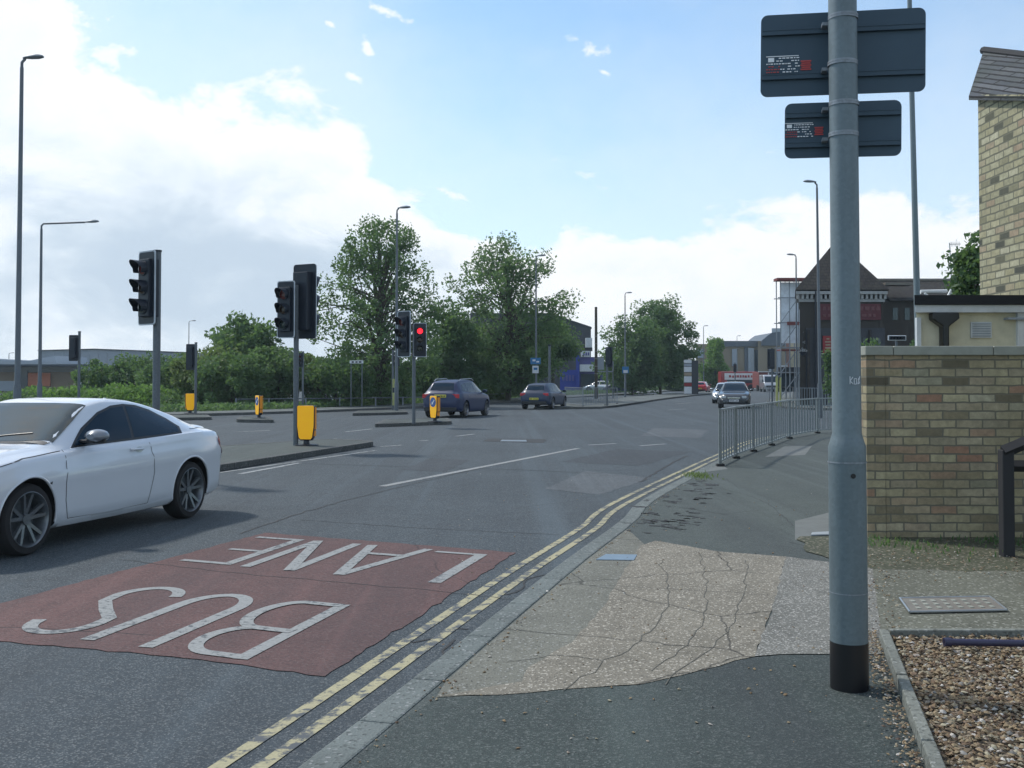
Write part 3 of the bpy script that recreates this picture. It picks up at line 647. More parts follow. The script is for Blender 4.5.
# ------------------------------------------------------------------ brick garden wall
WY = 10.0; wx0 = at(866.5, 400, WY).x; wtop = at(900, 346, WY).z
w = thing('garden_wall', 'yellow brick garden wall with flat stone coping behind the big grey post', 'wall', (wx0, WY, 0))
uvf = lambda co, n: (co.x + .03, co.z) if abs(n.y) > .5 else (co.y, co.z)
seam = at(885.5, 400, WY).x - wx0
MB().box((seam / 2 - .002, .115, (wtop - .09) / 2 + .03), (seam - .004, .23, wtop - .09 - .06)).build('pier', 'buff_brick_pier', w, uv=uvf)
MB().box(((seam + 2.6) / 2, .118, (wtop - .09) / 2 + .03), (2.6 - seam, .224, wtop - .09 - .06)).build('wall_panel', 'buff_brick', w, uv=uvf)
g = MB(); x = -.02; rnd = random.Random(2)
for L in (.27, .95, .95, .62):
    g.box((x + L / 2, .115, wtop - .045), (L - .006, .30, .088)); x += L
g.build('coping', 'coping', w, bevel=.008)
# dark timber rail
tr = thing('timber_rail', 'dark weathered timber rail and post standing before the brick wall', 'rail')
pb = gp(1007, 557, .1); g = MB(); g.box((pb.x, pb.y, .1 + .45), (.10, .10, .92)); g.build('post', 'dark_timber', tr, bevel=.01); MB().box((at(1068, 466, pb.y).x, pb.y + .02, .1 + .60), (.13, .12, 1.2)).build('post', 'dark_timber', tr, bevel=.01)
t0, t1 = at(1003, 452, pb.y - .02), at(1070, 424, pb.y - .02); g = MB(); g.tube([t0, t1], .055, 4); g.build('sloping_rail', 'dark_timber', tr)
t0, t1 = at(1003, 466, pb.y + .06), at(1070, 466, pb.y + .06); g = MB(); g.tube([t0, t1], .05, 4); g.build('level_rail', 'dark_timber', tr)
tag(None or MB().box((0, 0, 0), (.001, .001, .001)).build('x', 'dark_timber')) if False else None

# ------------------------------------------------------------------ cream annex with flat roof
AY = 11.2
def X(px, Y): return at(px, 380, Y).x
def H(py, Y): return at(512, py, Y).z
an = thing('flat_roof_annex', 'cream rendered flat-roofed annex with black gutter hopper behind the garden wall', 'building', (X(917, AY), AY, 0))
ox = X(917, AY); aw = 5.9 - ox
MB().prism([(0, 0), (aw, 0), (aw, 1.8), (.76, 1.8)], 0, H(313, AY)).build('wall', 'cream_render', an)
MB().prism([(-.05, -.1), (aw, -.1), (aw, 1.86), (.76, 1.86)], H(313, AY), H(305.5, AY)).build('soffit_board', 'white_wood', an, bevel=.004)
MB().prism([(-.07, -.13), (aw, -.13), (aw, 1.9), (.78, 1.9)], H(305.5, AY) + .002, H(296, AY)).build('fascia', 'roof_felt', an)
def lx(px): return X(px, AY) - ox
hop = MB(); hz0, hz1 = H(324, AY), H(313, AY)
hop.plate([(lx(929), hz1 - .002), (lx(955), hz1 - .002), (lx(955.5), H(319, AY)), (lx(945), H(327, AY)), (lx(944.5), .5), (lx(939.5), .5), (lx(939), H(327, AY)), (lx(929), H(320, AY))], -.13, -.003)
hop.build('gutter_hopper', 'black_gloss', an, bevel=.012)
MB().box((lx(917.5), -.03, H(340, AY) / 2 + .6), (.045, .05, 1.3)).build('corner_post', 'white_wood', an)
v = MB(); vz = (H(338, AY) + H(322, AY)) / 2; v.box((lx(981), -.012, vz), (.22, .02, .17))
vent = v.build('air_vent', 'white_wood', an)
v = MB()
for k in range(6): v.box((lx(981), -.027, vz - .065 + k * .026), (.19, .012, .009))
v.build('louvre', 'shed_grey', vent)
MB().box((lx(1024) + .1, -.02, H(330, AY)), (.36, .05, .6)).build('window_frame', 'white_plastic', an, bevel=.005)
MB().box((lx(1024) + .12, -.05, H(338, AY) - .05), (.20, .02, .30)).build('window_pane', 'window_dark', an)
MB().box((lx(1024) + .05, -.05, H(319, AY)), (.52, .1, .022)).build('window_head', 'shed_grey', an)
cl = at(937, 298, AY - .1)
ct = thing('white_tray', 'curved white tray lying on the edge of the black flat roof', 'tray', cl)
g = MB(); g.tube([(-.13, 0, .05), (-.08, 0, .0), (.04, 0, -.02), (.12, 0, .02), (.15, 0, .09)], [.012, .02, .022, .018, .01], 8); g.tube([(-.15, .06, .07), (.13, .06, .075)], .022, 8); g.build('tray', 'white_plastic', ct, smooth=True)

# ------------------------------------------------------------------ tall brick house at the right edge
HX = X(981, 13.0)
hs = thing('brick_house', 'tall yellow brick house with weathered slate roof at the right edge', 'house', (0, 0, 0))
YF, YN = 13.0, 8.5
def hz(Y): return EYE + .2735 * Y           # top of the wall: its verge falls towards the street end
g = MB(); g.add([(HX, YN, 0), (HX, YF, 0), (HX + 5, YF, 0), (HX + 5, YN, 0), (HX, YN, hz(YN)), (HX, YF, hz(YF)), (HX + 5, YF, hz(YF)), (HX + 5, YN, hz(YN))],
                [(0, 1, 5, 4), (1, 2, 6, 5), (2, 3, 7, 6), (3, 0, 4, 7), (4, 5, 6, 7), (0, 3, 2, 1)])
g.build('wall', 'house_brick', hs, uv=lambda co, n: (co.y, co.z) if abs(n.x) > .5 else (co.x, co.z))
RX = HX + .75
e0, e1 = Vector((HX - .07, YF + .1, hz(YF + .1) - .02)), Vector((HX - .07, YN, hz(YN) - .02))
r0 = at(983.5, 50.5, YF + 1.6); r1 = at(1030, 56, YF + .35); dr = (r1 - r0); r1 = r0 + dr * ((YN - r0.y) / dr.y)
g = MB(); th = Vector((.0, 0, .05))
g.add([e0, e1, r1, r0, e0 - th, e1 - th, r1 - th, r0 - th], [(0, 1, 2, 3), (4, 7, 6, 5), (0, 4, 5, 1), (2, 6, 7, 3), (0, 3, 7, 4), (1, 5, 6, 2)])
sl_h = (r0 - e0).length
def suv(co, n):
    d = (e1 - e0); L = d.length; d = d / L; k = (co - e0); u = k.dot(d); up = (r0 - e0); up = up - d * up.dot(d); v = k.dot(up.normalized()); return (u, v)
g.build('slate_roof', 'slate', hs, uv=suv)
g = MB(); g.tube([r0, r1], .055, 8); g.build('ridge_tiles', 'roof_felt', hs)
# wall that carries the far roof end, so that it closes behind
g = MB(); g.add([(HX + .02, YF + .004, hz(YF) - .1), (HX + 5, YF + .004, hz(YF) - .1), (r0.x + .1, r0.y, r0.z - .12), (r0.x + 4, r0.y, r0.z - .12), (HX + .02, YF + .004, 0), (HX + 5, YF + .004, 0), (r0.x + .1, r0.y, 0), (r0.x + 4, r0.y, 0)], [(0, 1, 3, 2), (0, 2, 6, 4), (1, 5, 7, 3), (2, 3, 7, 6)])
g.build('rear_wall', 'house_brick', hs, uv=lambda co, n: (co.x + co.y, co.z))
# ------------------------------------------------------------------ the big grey post with two sign backs
PB = gp(849.5, 688, .1); lean = R(0.15)
post = thing('sign_post', 'thick grey galvanised post with black painted foot carrying two sign backs', 'post', PB, tilt=(0, -lean))
def pz(py): return (H(py, PB.y) - .1)
g = MB(); g.tube([(0, 0, pz(641)), (0, 0, pz(462))], .0895, 40, False); g.build('lower_shaft', 'galvanised', post, smooth=True)
g = MB(); g.tube([(0, 0, -.02), (0, 0, pz(641))], .091, 40, False); g.build('painted_foot', 'black_paint', post, smooth=True)
g = MB(); g.tube([(0, 0, pz(462.5)), (0, 0, pz(461))], .092, 40, False); g.build('weld_ring', 'galvanised_pale', post, smooth=True); g = MB(); g.tube([(0, 0, pz(592)), (0, 0, pz(591))], .091, 40, False); g.build('weld_ring', 'galvanised_pale', post, smooth=True)
g = MB(); g.tube([(0, 0, pz(462)), (0, 0, pz(447)), (0, 0, pz(440)), (0, 0, pz(433)), (0, 0, 4.6), (0, 0, 5.6)], [.0895, .0895, .079, .0695, .067, .064], 40, False); g.build('upper_shaft', 'galvanised', post, smooth=True)
g = MB(); g.tube([(-.0, -.088, pz(474.5)), (0, -.093, pz(474.5))], .012, 10); g.build('hole_disc', 'black_paint', post)  # black disc stands for the dark inside of a small hole
# scratched tag
sc = MB(); gz = pz(380)
for a in (((-.0, 0), (0, .05)), ((0, .02), (.018, .045)), ((0, .02), (.02, .0)), ((.028, .0), (.028, .035)), ((.028, .035), (.045, .035)), ((.045, .035), (.045, 0)), ((.028, .0), (.045, 0)), ((.055, .0), (.075, .008)), ((.075, .008), (.058, .03)), ((.058, .03), (.078, .045)), ((.055, 0), (.078, .05))):
    pts = []
    for t in (0, .5, 1):
        u = -.004 + a[0][0] * .75 + (a[1][0] - a[0][0]) * t * .75; vv = a[0][1] * .75 + (a[1][1] - a[0][1]) * t * .75
        an_ = u / .0695 - .0; pts.append((math.sin(an_) * .0702, -math.cos(an_) * .0702, gz - .02 + vv))
    sc.tube(pts, .0023, 5)
sc.build('scratched_tag', 'sign_white', post)
def sticker(parent, x, z, s, y):
    # maker's label: rows of tiny unreadable marks, one white square and a red stamp
    rnd = random.Random(int(x * 1000)); g = MB(); r_ = MB(); bk = MB()
    bk.box((x, y + .0005, z), (.135 * s, .001, .07 * s)); bk.build('label_backing', 'sign_back', parent)
    g.box((x - .045 * s, y - .002, z + .022 * s), (.024 * s, .002, .017 * s))
    for row in range(6):
        xx = x - .064 * s
        while xx < x + .062 * s:
            w_ = rnd.uniform(.004, .013) * s
            zz = z + (.028 - row * .0115) * s
            if not (row < 2 and xx < x - .028 * s) and rnd.random() < .8: (r_ if (row > 2 and xx < x - .015 * s) else g).box((xx + w_ / 2, y - .002, zz), (w_, .002, .0042 * s))
            xx += w_ + .0035 * s
    g.box((x, y - .002, z + .036 * s), (.13 * s, .002, .003 * s))
    g.build('label_print', 'label_white', parent); 
    for row in range(5):
        r_.box((x + .094 * s, y - .002, z + (.012 - row * .0085) * s), (.042 * s * (1 - .15 * (row % 2)), .002, .006 * s))
    r_.build('red_stamp', 'rust_red_ink', parent)
plain('rust_red_ink', (0.50, 0.07, 0.07), 0.6); plain('label_white', (0.85, 0.86, 0.88), 0.5, var=.03)
def signplate(name, px, py, wpx, hpx, label, stx, stz):
    c = at(px, py, PB.y + .16); W = wpx / F * c.y / math.cos(R(10)) ; Hh = hpx / F * c.y
    t = thing(name, label, 'sign', c, rz=R(-11), tilt=(0, R(.8)), group='sign backs on the grey post')
    g = MB(); g.plate(rrect(-W / 2, -Hh / 2, W / 2, Hh / 2, .035), -.002, .002); g.build('plate', 'sign_back', t)
    for z in (Hh * .27, -Hh * .27):
        g = MB(); g.box((0, -.012, z), (W * .985, .018, .026)); g.box((0, -.021, z + .011), (W * .985, .006, .004)); g.build('stiffening_rail', 'sign_back', t)
    for z in (Hh * .27, -Hh * .27): MB().box((-.092, -.05, z + .012), (.028, .07, .016)).build('fixing_clip', 'galvanised_pale', t)
    px_ = PB.x + math.tan(-lean) * (c.z - PB.z)
    for z in (Hh * .27, -Hh * .27):
        ctr = Vector((px_ - c.x, PB.y - c.y, z + .01)); M = Matrix.Rotation(R(11), 3, 'Z'); ctr = M @ ctr
        g = MB()
        for dz in (-.006, .006): g.tube([ctr + Vector((0, 0, dz - .005)), ctr + Vector((0, 0, dz + .005))], .0720, 32, False)
        g.tube([ctr + Vector((0, 0, -.010)), ctr + Vector((0, 0, .010))], .0700, 32, False)
        g.build('band_clamp', 'galvanised_pale', t, smooth=True)
    sticker(t, stx, stz, 1.25 if hpx > 70 else 1.05, -.0035)
signplate('sign_plate', 842, 53, 157, 84, 'larger blank dark grey sign back with rounded corners at the post top', -.295, -.05)
signplate('sign_plate', 842.5, 129.5, 111, 56, 'smaller blank dark grey sign back clamped below the larger one', -.215, .0)

# ------------------------------------------------------------------ street lamps
def lamp_head(parent, p, d, s=1.0, mat='galvanised_pale'):
    g = MB(); d = Vector(d).normalized(); pr = [(0, .035), (.08, .07), (.25, .11), (.45, .12), (.6, .07), (.64, .02)]
    n = 14; side = Vector((-d.y, d.x, 0)); vs = []; 
    for t, r in pr:
        for k in range(n):
            a = 2 * math.pi * k / n; zz = math.sin(a) * r * (.75 if math.sin(a) > 0 else .35)
            vs.append(Vector(p) + d * t * s + side * math.cos(a) * r * s * 1.2 + Vector((0, 0, zz * s + .02 + t * .06 * s)))
    fs = [(i * n + k, i * n + (k + 1) % n, (i + 1) * n + (k + 1) % n, (i + 1) * n + k) for i in range(len(pr) - 1) for k in range(n)] + [tuple(range(n)), tuple(range((len(pr) - 1) * n, len(pr) * n))]
    g.add(vs, fs); return g.build('lamp_head', mat, parent, smooth=True)
def lamp(px, topy, Y, label, hdir=(1, 0, 0), arm=0.45, r=.075, lean=0, H0=None, mat='dull_post', hs=1.0, door=True):
    top = at(px, topy, Y); hgt = top.z if H0 is None else H0
    t = thing('street_lamp', label, 'street lamp', (top.x, Y, 0), group='street lamps along the road', tilt=(0, R(lean)))
    g = MB(); g.tube([(0, 0, 0), (0, 0, 1.4), (0, 0, 1.5), (0, 0, hgt - .25)], [r * 1.35, r * 1.35, r, r * .62], 14, False); g.build('column', mat, t, smooth=True)
    d = Vector(hdir).normalized()
    pts = [(0, 0, hgt - .28), (0, 0, hgt - .12), tuple(d * .08 + Vector((0, 0, hgt - .03))), tuple(d * arm + Vector((0, 0, hgt + .03 * (arm > 1))))]
    g = MB(); g.tube(pts, r * .5, 10); g.build('bracket_arm', mat, t, smooth=True)
    lamp_head(t, tuple(d * (arm - .02) + Vector((0, 0, hgt - .02 + .03 * (arm > 1)))), d, hs)
    if door: g = MB(); g.box((0, -r * 1.33, .8), (.09, .02, .5)); g.build('access_door', mat, t)
    return t
lamp(21, 58, 27.3, 'tallest street lamp at the far left, rising straight behind the white car', hs=.85, arm=.05, lean=.15)
lamp(41.5, 223, 42, 'street lamp with a long horizontal arm, beside the tallest lamp on the left', arm=1.75, hs=.9, lean=0)
lamp(397, 208, 51, 'street lamp rising through the crown of the leftmost big tree', hs=1.0, arm=.05)
lamp(536, 256, 70.6, 'street lamp standing in front of the middle tree by the parked grey hatchback', hs=1.0, arm=.05)
l4 = lamp(625, 293, 98, 'street lamp with a small blue sign in front of the right-hand tree', hs=1.0, arm=.05)
lamp(703.5, 326, 163, 'street lamp next to the small bright green tree in the distance', hs=1.1, arm=.05)
lamp(737, 336, 196, 'faint distant street lamp in front of the tan modern building', hs=1.1, arm=.05)
lamp(796, 255, 75, 'street lamp beside the scaffolding behind the dark brick pub, head to the left', hdir=(-1, 0, 0), hs=1.0, arm=.05)
lamp(818.5, 182, 44, 'slim street lamp just left of the big post, head pointing left', hdir=(-1, 0, 0), hs=.85, arm=.05, lean=-.4, r=.07)
lamp(916.5, -20, 22, 'street lamp column rising behind the sign backs beyond the top of the picture', H0=10.5, lean=-.9, r=.072, mat='galvanised')
lamp(189, 321, 140, 'distant street lamp above the hedge behind a black signal', hs=1.2, arm=.2)
lamp(9, 353, 140, 'short double-headed car park lamp by the grey shed', hdir=(1, 0, 0), hs=.8, arm=.2, door=False)

# ------------------------------------------------------------------ traffic signals
def signal_head(parent, loc, face, w=.46, h=1.2, lit=None, board=True, s=1.0, edge=True):
    "face = direction the lenses look to (degrees from +X); every piece is baked into its own child mesh"
    a = R(face) + math.pi / 2            # local -Y looks along face
    M = Matrix.Translation(Vector(loc)) @ Matrix.Rotation(a, 4, 'Z') @ Matrix.Scale(s, 4)
    hd = bpy.data.objects.new('signal_head', None)
    g = MB(); g.box((0, .03, 0), (.29, .20, .93))
    for z in (-.31, 0, .31): g.tube([(0, -.05, z), (0, -.085, z)], .122, 20)
    g.v = [tuple(M @ Vector(v)) for v in g.v]; hd = g.build('signal_head', 'black_plastic', parent, bevel=.012)
    if board:
        g = MB(); g.plate(rrect(-w / 2, -h / 2, w / 2, h / 2, .05), -.005, .008); g.v = [tuple(M @ Vector(v)) for v in g.v]; g.build('backing_board', 'black_plastic', hd)
        if edge:
            g = MB(); o1 = rrect(-w / 2, -h / 2, w / 2, h / 2, .05); o2 = rrect(-w / 2 + .018, -h / 2 + .018, w / 2 - .018, h / 2 - .018, .04); n = len(o1)
            g.add([(p[0], -.0075, p[1]) for p in o1] + [(p[0], -.0075, p[1]) for p in o2], [(i, (i + 1) % n, (i + 1) % n + n, i + n) for i in range(n)])
            g.add([(p[0] * 1.004, -.008, p[1] * 1.004) for p in o1] + [(p[0] * 1.004, .011, p[1] * 1.004) for p in o1], [(i, (i + 1) % n, (i + 1) % n + n, i + n) for i in range(n)])
            g.v = [tuple(M @ Vector(v)) for v in g.v]; g.build('board_edge', 'white_edge', hd)
    for z, mt, nm in ((.31, 'lit_red_lens' if lit == 'red' else 'unlit_red_lens', 'red_lens'), (0, 'unlit_amber_lens', 'amber_lens'), (-.31, 'unlit_green_lens', 'green_lens')):
        g = MB(); n = 20
        g.add([(math.cos(2 * math.pi * k / n) * .10, -.089, z + math.sin(2 * math.pi * k / n) * .10) for k in range(n)] + [(0, -.105, z)], [(k, (k + 1) % n, n) for k in range(n)])
        g.v = [tuple(M @ Vector(v)) for v in g.v]; g.build(nm, mt, hd, smooth=True)
        g = MB(); vs = []; m = 14
        for k in range(m + 1):
            q = R(-35 + 250 * k / m); c_, s_ = math.cos(q), math.sin(q); dep = .22 * (.45 + .55 * max(0, s_)) 
            vs += [(c_ * .118, -.085, z + s_ * .118), (c_ * .122, -.085 - dep, z + s_ * .122), (c_ * .126, -.085 - dep, z + s_ * .126), (c_ * .124, -.085, z + s_ * .124)]
        fs = []
        for k in range(m):
            for j in range(4): fs.append((k * 4 + j, k * 4 + (j + 1) % 4, (k + 1) * 4 + (j + 1) % 4, (k + 1) * 4 + j))
        g.add(vs, fs); g.v = [tuple(M @ Vector(v)) for v in g.v]; g.build('visor', 'black_plastic', hd)
    return hd
def signal(px, Y, topy, label, heads, r=.057, z0=.1, mat='dull_post', lean=0):
    top = at(px, topy, Y)
    t = thing('traffic_signal', label, 'traffic light', (top.x, Y, z0), group='traffic signals at the junction', tilt=(0, R(lean)))
    g = MB(); g.tube([(0, 0, 0), (0, 0, top.z - z0)], r, 16); g.build('pole', mat, t, smooth=True)
    g = MB(); g.tube([(0, 0, top.z - z0), (0, 0, top.z - z0 + .03)], r * 1.15, 16); g.build('pole_cap', 'black_plastic', t)
    br = MB()
    for (hx, hy0, hy1, face, lit, dy, edge) in heads:
        c = at(hx, (hy0 + hy1) / 2, Y + dy); h = (hy1 - hy0) / F * Y
        lc = (c.x - top.x, dy, c.z - z0); s = h / 1.2
        signal_head(t, lc, face, lit=lit, s=s, edge=edge)
        for q in (-.4, .4):
            br.tube([(0, 0, lc[2] + q * s), (lc[0], lc[1], lc[2] + q * s)], .018, 6)
    br.build('mounting_bracket', 'black_plastic', t)
    return t
signal(157.5, 17.0, 252, 'large dark traffic light facing left, rising from behind the white car', [(147, 251, 325, -128, None, -.06, True)], r=.06)
signal(296.5, 23.9, 285, 'twin-headed traffic light on the island beside the largest yellow bollard', [(286, 281, 338, -117, None, -.12, True), (305, 264, 339, 62, None, .12, True)], r=.06)
signal(414, 36, 325, 'twin-headed traffic light with its red lamp lit, on the small island', [(404, 311, 357, -128, None, -.10, True), (420, 323, 357, -85, 'red', -.10, True)], r=.06)
signal(196, 46.7, 343, 'small traffic light seen from behind in front of the hedge on the left', [(190.5, 344, 370, 75, None, .05, False)])
signal(79.5, 45, 332, 'traffic light seen from behind above the white car roof at the left', [(73.5, 335, 361, 80, None, -.05, False)])
signal(303, 56, 352, 'half-hidden traffic light with a dull red lamp in front of the bushes', [(300.5, 353, 367, -100, None, -.1, False)])
signal(607, 61, 348, 'traffic light on the central reservation behind the railings', [(609, 347, 367, 60, None, -.1, False)])
signal(772, 62, 349, 'dark traffic light at the pub corner in front of the red bus', [(771, 349, 369, 100, None, -.1, False)])
signal(735, 110, 363, 'tiny distant traffic light in front of the bright green tree', [(735, 364, 372, -95, None, -.1, False)])
signal(393, 52, 350, 'traffic light pole with a yellow box below the leftmost big tree', [(397, 352, 366, 110, None, -.1, False)])
def simple_post(name, label, cat, px, Y, topy, r, mat, z0=.1):
    top = at(px, topy, Y); t = thing(name, label, cat, (top.x, Y, z0)); g = MB(); g.tube([(0, 0, 0), (0, 0, top.z - z0)], [r, r * .8], 12); g.build('shaft', mat, t, smooth=True); return t, top
t, top = simple_post('signal_pole', 'plain grey signal pole without a head beside the grey hatchback', 'pole', 549.5, 60, 346, .085, 'dull_post'); MB().tube([(0, 0, top.z - .1), (0, 0, top.z - .02)], .1, 12).build('pole_cap', 'black_plastic', t)
t, top = simple_post('telegraph_pole', 'dark wooden telegraph pole by the blue shop', 'pole', 596, 84, 307, .13, 'bark')
g = MB()
for k in range(6): g.box((.0, -.14, 2 + k * .6), (.3, .03, .03))
g.build('step_bar', 'steel', t)
g = MB(); g.box((0, -.07, .9), (.11, .10, 1.3)); c = at(394, 385, 52); o = thing('signal_cabinet', 'slim yellow striped cabinet fixed low on the pole under the leftmost tree', 'cabinet', (c.x, 51.9, .1)); g.build('cabinet', 'hi_vis', o, bevel=.01); MB().box((0, -.125, 1.0), (.09, .01, .25)).build('door_panel', 'black_plastic', o)
c = at(778, 385, 60); o = thing('marked_post', 'pale yellow-green banded post base at the pub corner', 'post', (c.x, 60, .1)); MB().tube([(-.06, 0, 0), (-.06, 0, 1.75)], .07, 10).build('sleeve', 'hi_vis', o); MB().tube([(.12, 0, 0), (.14, 0, 1.65)], .05, 10).build('sleeve', 'hi_vis', o); MB().box((.03, .0, 1.72), (.36, .1, .12)).build('collar', 'dull_post', o)

# ------------------------------------------------------------------ bollards
def bollard(px, py, Y, rz, label, sc=1.0, arrow=True, front='bollard_yellow', roundel='sign_blue', z0=.11):
    p = at(px, py, Y)
    t = thing('traffic_bollard', label, 'bollard', (p.x, Y, z0), rz=R(rz), group='yellow illuminated bollards')
    W, Hh = .215 * sc, .80 * sc
    outl = [(-W, Hh + .10), (-W * .98, .42), (-W * .8, .17), (-W * .62, .12), (W * .62, .12), (W * .8, .17), (W * .98, .42), (W, Hh + .10), (W * .9, Hh + .125), (-W * .9, Hh + .125)]
    g = MB(); g.plate(outl, -.075, .075); g.build('body', 'black_plastic', t, bevel=.02)
    inn = [(x * .93, .145 + (z - .12) * .965) for x, z in outl]
    g = MB(); g.plate(inn, -.088, -.070); fr = g.build('front_panel', front, t, bevel=.012)
    g = MB(); g.plate(inn, .070, .088); g.build('rear_panel', 'bollard_yellow', t, bevel=.012)
    side = MB(); side.box((W * .985, 0, .62), (.02, .10, .5)); side.box((-W * .985, 0, .62), (.02, .10, .5)); side.box((W * .93, 0, .28), (.03, .09, .13)); side.box((-W * .93, 0, .28), (.03, .09, .13)); side.build('side_panel', 'bollard_orange', t)
    g = MB(); g.tube([(0, 0, .02), (0, 0, .13)], [.075, .06], 16); g.build('neck', 'black_plastic', t)
    g = MB(); g.tube([(0, 0, -.01), (0, 0, .025), (0, 0, .04)], [.27, .27, .16], 20); g.build('base', 'black_plastic', t, smooth=True)
    if arrow:
        g = MB(); g.plate([(math.cos(2 * math.pi * k / 24) * W * .82, .70 * sc + math.sin(2 * math.pi * k / 24) * W * .82) for k in range(24)], -.092, -.087); rd = g.build('roundel', roundel, t)
        g = MB(); c, s = math.cos(R(-135)), math.sin(R(-135))
        ar = [(-.12, -.022), (.03, -.022), (.03, -.06), (.12, 0), (.03, .06), (.03, .022), (-.12, .022)]
        g.plate([(x * c - z * s, .70 * sc + x * s + z * c) for x, z in ar][::-1], -.095, -.091); g.build('arrow', 'sign_white', rd)
    return t
bollard(306.5, 444, 23.9, -8, 'largest plain yellow bollard beside the twin-headed traffic light', arrow=False, sc=.98)
bollard(435, 421, 37.5, -50, 'narrow yellow bollard seen edge-on beside the dark blue car', sc=1.0)
bollard(549, 407.5, 58.5, 0, 'yellow bollard with a blue arrow roundel beside the grey hatchback', sc=1.12)
bollard(259, 418, 41, -55, 'small yellow bollard seen edge-on on the far island among the left lanes', sc=.95)
bollard(190, 416, 47, 20, 'small plain yellow bollard at the foot of the signal near the hedge', arrow=False, sc=.95)

galv('rail_grey', (.22, .25, .26)); galv('top_rail', (.3, .34, .36))
# ------------------------------------------------------------------ pedestrian railings
def railing(name, label, pts, h=.98, z0=.1, dx=.105, mat='galvanised_pale', group=None, rb=.009, bar='flat'):
    t = thing(name, label, 'railing', (pts[0][0], pts[0][1], z0), group=group); o = Vector((pts[0][0], pts[0][1]))
    P = [Vector(p[:2]) - o for p in pts]
    for i in range(len(P)):
        g = MB(); g.box((P[i].x, P[i].y, h / 2 + .01), (.05, .05, h + .02)); g.build('post', mat, t)
        g = MB(); g.box((P[i].x, P[i].y, .02), (.13, .13, .05)); g.build('post_foot', 'tar', t)
    for i in range(len(P) - 1):
        a, b = P[i], P[i + 1]; L = (b - a).length; d = (b - a) / L; ang = math.atan2(d.y, d.x); m = (a + b) / 2
        g = MB(); g.box((m.x, m.y, h - .0), (L - .055, .055, .032), ang); g.box((m.x, m.y, .09), (L - .055, .04, .03), ang)
        n = int((L - .1) / dx)
        for k in range(1, n + 1):
            q = a + d * (L * k / (n + 1)); side = Vector((-d.y, d.x)) * (.010 if k % 2 else -.010)
            g.box((q.x + side.x, q.y + side.y, .08 + (h - .08) / 2), (.026, .018, h - .13), ang)
        for k, zz in ((.2, .6),):
            pass
        g.build('panel', mat, t)
    return t
def rp(*px, z=.1): return [gp(x, y, z) for x, y in px]
NR = [Vector((3.62, 18.3)), Vector((4.28, 20.1)), Vector((5.05, 22.0)), Vector((5.95, 24.1)), Vector((7.1, 26.9)), Vector((8.6, 29.6)), Vector((10.3, 31.4)), Vector((12.4, 32.8)), Vector((14.6, 33.6))]
railing('pedestrian_railing', 'long galvanised pedestrian railing curving round the near pavement corner', [(p.x, p.y) for p in NR], dx=.155, mat='rail_grey')
def rail_at(label, pts, **k): return railing('pedestrian_railing', label, [(X(px, Y), Y) for px, Y in pts], **k)
rail_at('pedestrian railing panels on the central reservation beside the grey hatchback', [(565, 66), (583, 59.5), (605, 62)], h=1.05, dx=.16)
rail_at('short railing beside the kerb of the central reservation right of the traffic light', [(607.5, 64), (617, 66)], h=1.0, dx=.6)
rail_at('pedestrian railing in front of the dark brick pub', [(797, 59), (812, 58.5), (828, 58), (850, 57.5), (880, 57)], h=1.05, dx=.14)
rail_at('small railing behind the banded post at the pub corner', [(769, 66), (780, 66.5), (793, 67)], h=1.05, dx=.5)
rail_at('short dark railing in front of the trees by the far pavement', [(688, 128), (700, 136)], h=1.1, dx=.4, mat='dull_post')
# low knee rail on the far verge
kr = thing('knee_rail', 'low grey knee rail running in front of the hedge and trees', 'railing')
kp = [(228, 54), (262, 55), (300, 56), (335, 57), (372, 58.5), (400, 60), (428, 61), (478, 72), (520, 80)]
P = [Vector((X(a, b), b + 1.6, 0)) for a, b in kp]
for p in P: MB().box((p.x, p.y, .35), (.07, .07, .55)).build('post', 'galvanised_pale', kr)
for a, b in zip(P, P[1:]): MB().tube([a + Vector((0, 0, .58)), b + Vector((0, 0, .58))], .03, 8).build('rail', 'dull_post', kr)

# ------------------------------------------------------------------ small signs
def flat_sign(name, label, px, py, Y, w, h, mat, marks=(), post_z=None, parent_cat='sign', posts=None):
    c = at(px, py, Y); t = thing(name, label, parent_cat, (c.x, Y, 0))
    MB().box((0, 0, c.z), (w, .03, h)).build('board', mat, t, bevel=.01)
    for (x, z, ww, hh, mm) in marks: MB().box((x, -.019, c.z + z), (ww, .006, hh)).build('marking', mm, t)
    for x in (posts or ()): MB().tube([(x, .04, 0), (x, .04, c.z + h / 2)], .03, 8).build('post', 'dull_post', t)
    return t
flat_sign('direction_sign', 'blue and white direction sign on a pole beside the tree and hatchback', 535.5, 361, 70.2, .68, .42, 'lamp_blue', [(-.1, .04, .2, .12, 'sign_white'), (.15, -.05, .18, .1, 'sign_white')], posts=None)
flat_sign('direction_sign', 'small white sign fixed just below the blue direction sign', 535.5, 369.5, 70.2, .42, .5, 'sign_white', [(0, .05, .26, .16, 'lamp_blue')])
flat_sign('route_sign', 'small blue sign with white lower half on the lamp before the right-hand tree', 625.5, 370, 97.6, .62, .62, 'lamp_blue', [(0, -.14, .4, .26, 'sign_white')])
flat_sign('street_nameplate', 'small white street nameplate in front of the dark bushes', 356.5, 362, 57.5, .75, .16, 'sign_white', [(-.2, 0, .12, .08, 'black_plastic'), (0, 0, .12, .08, 'black_plastic'), (.2, 0, .14, .08, 'black_plastic')], posts=(-.3, .3))
flat_sign('direction_finger', 'white-edged black nameplate just above the brick wall coping', 897, 338, 24, .42, .12, 'sign_white', [(0, 0, .37, .085, 'black_plastic'), (-.10, .002, .05, .04, 'chalk'), (-.03, .002, .05, .04, 'chalk'), (.04, .002, .04, .04, 'chalk'), (.1, .002, .05, .04, 'chalk')], posts=(0,))
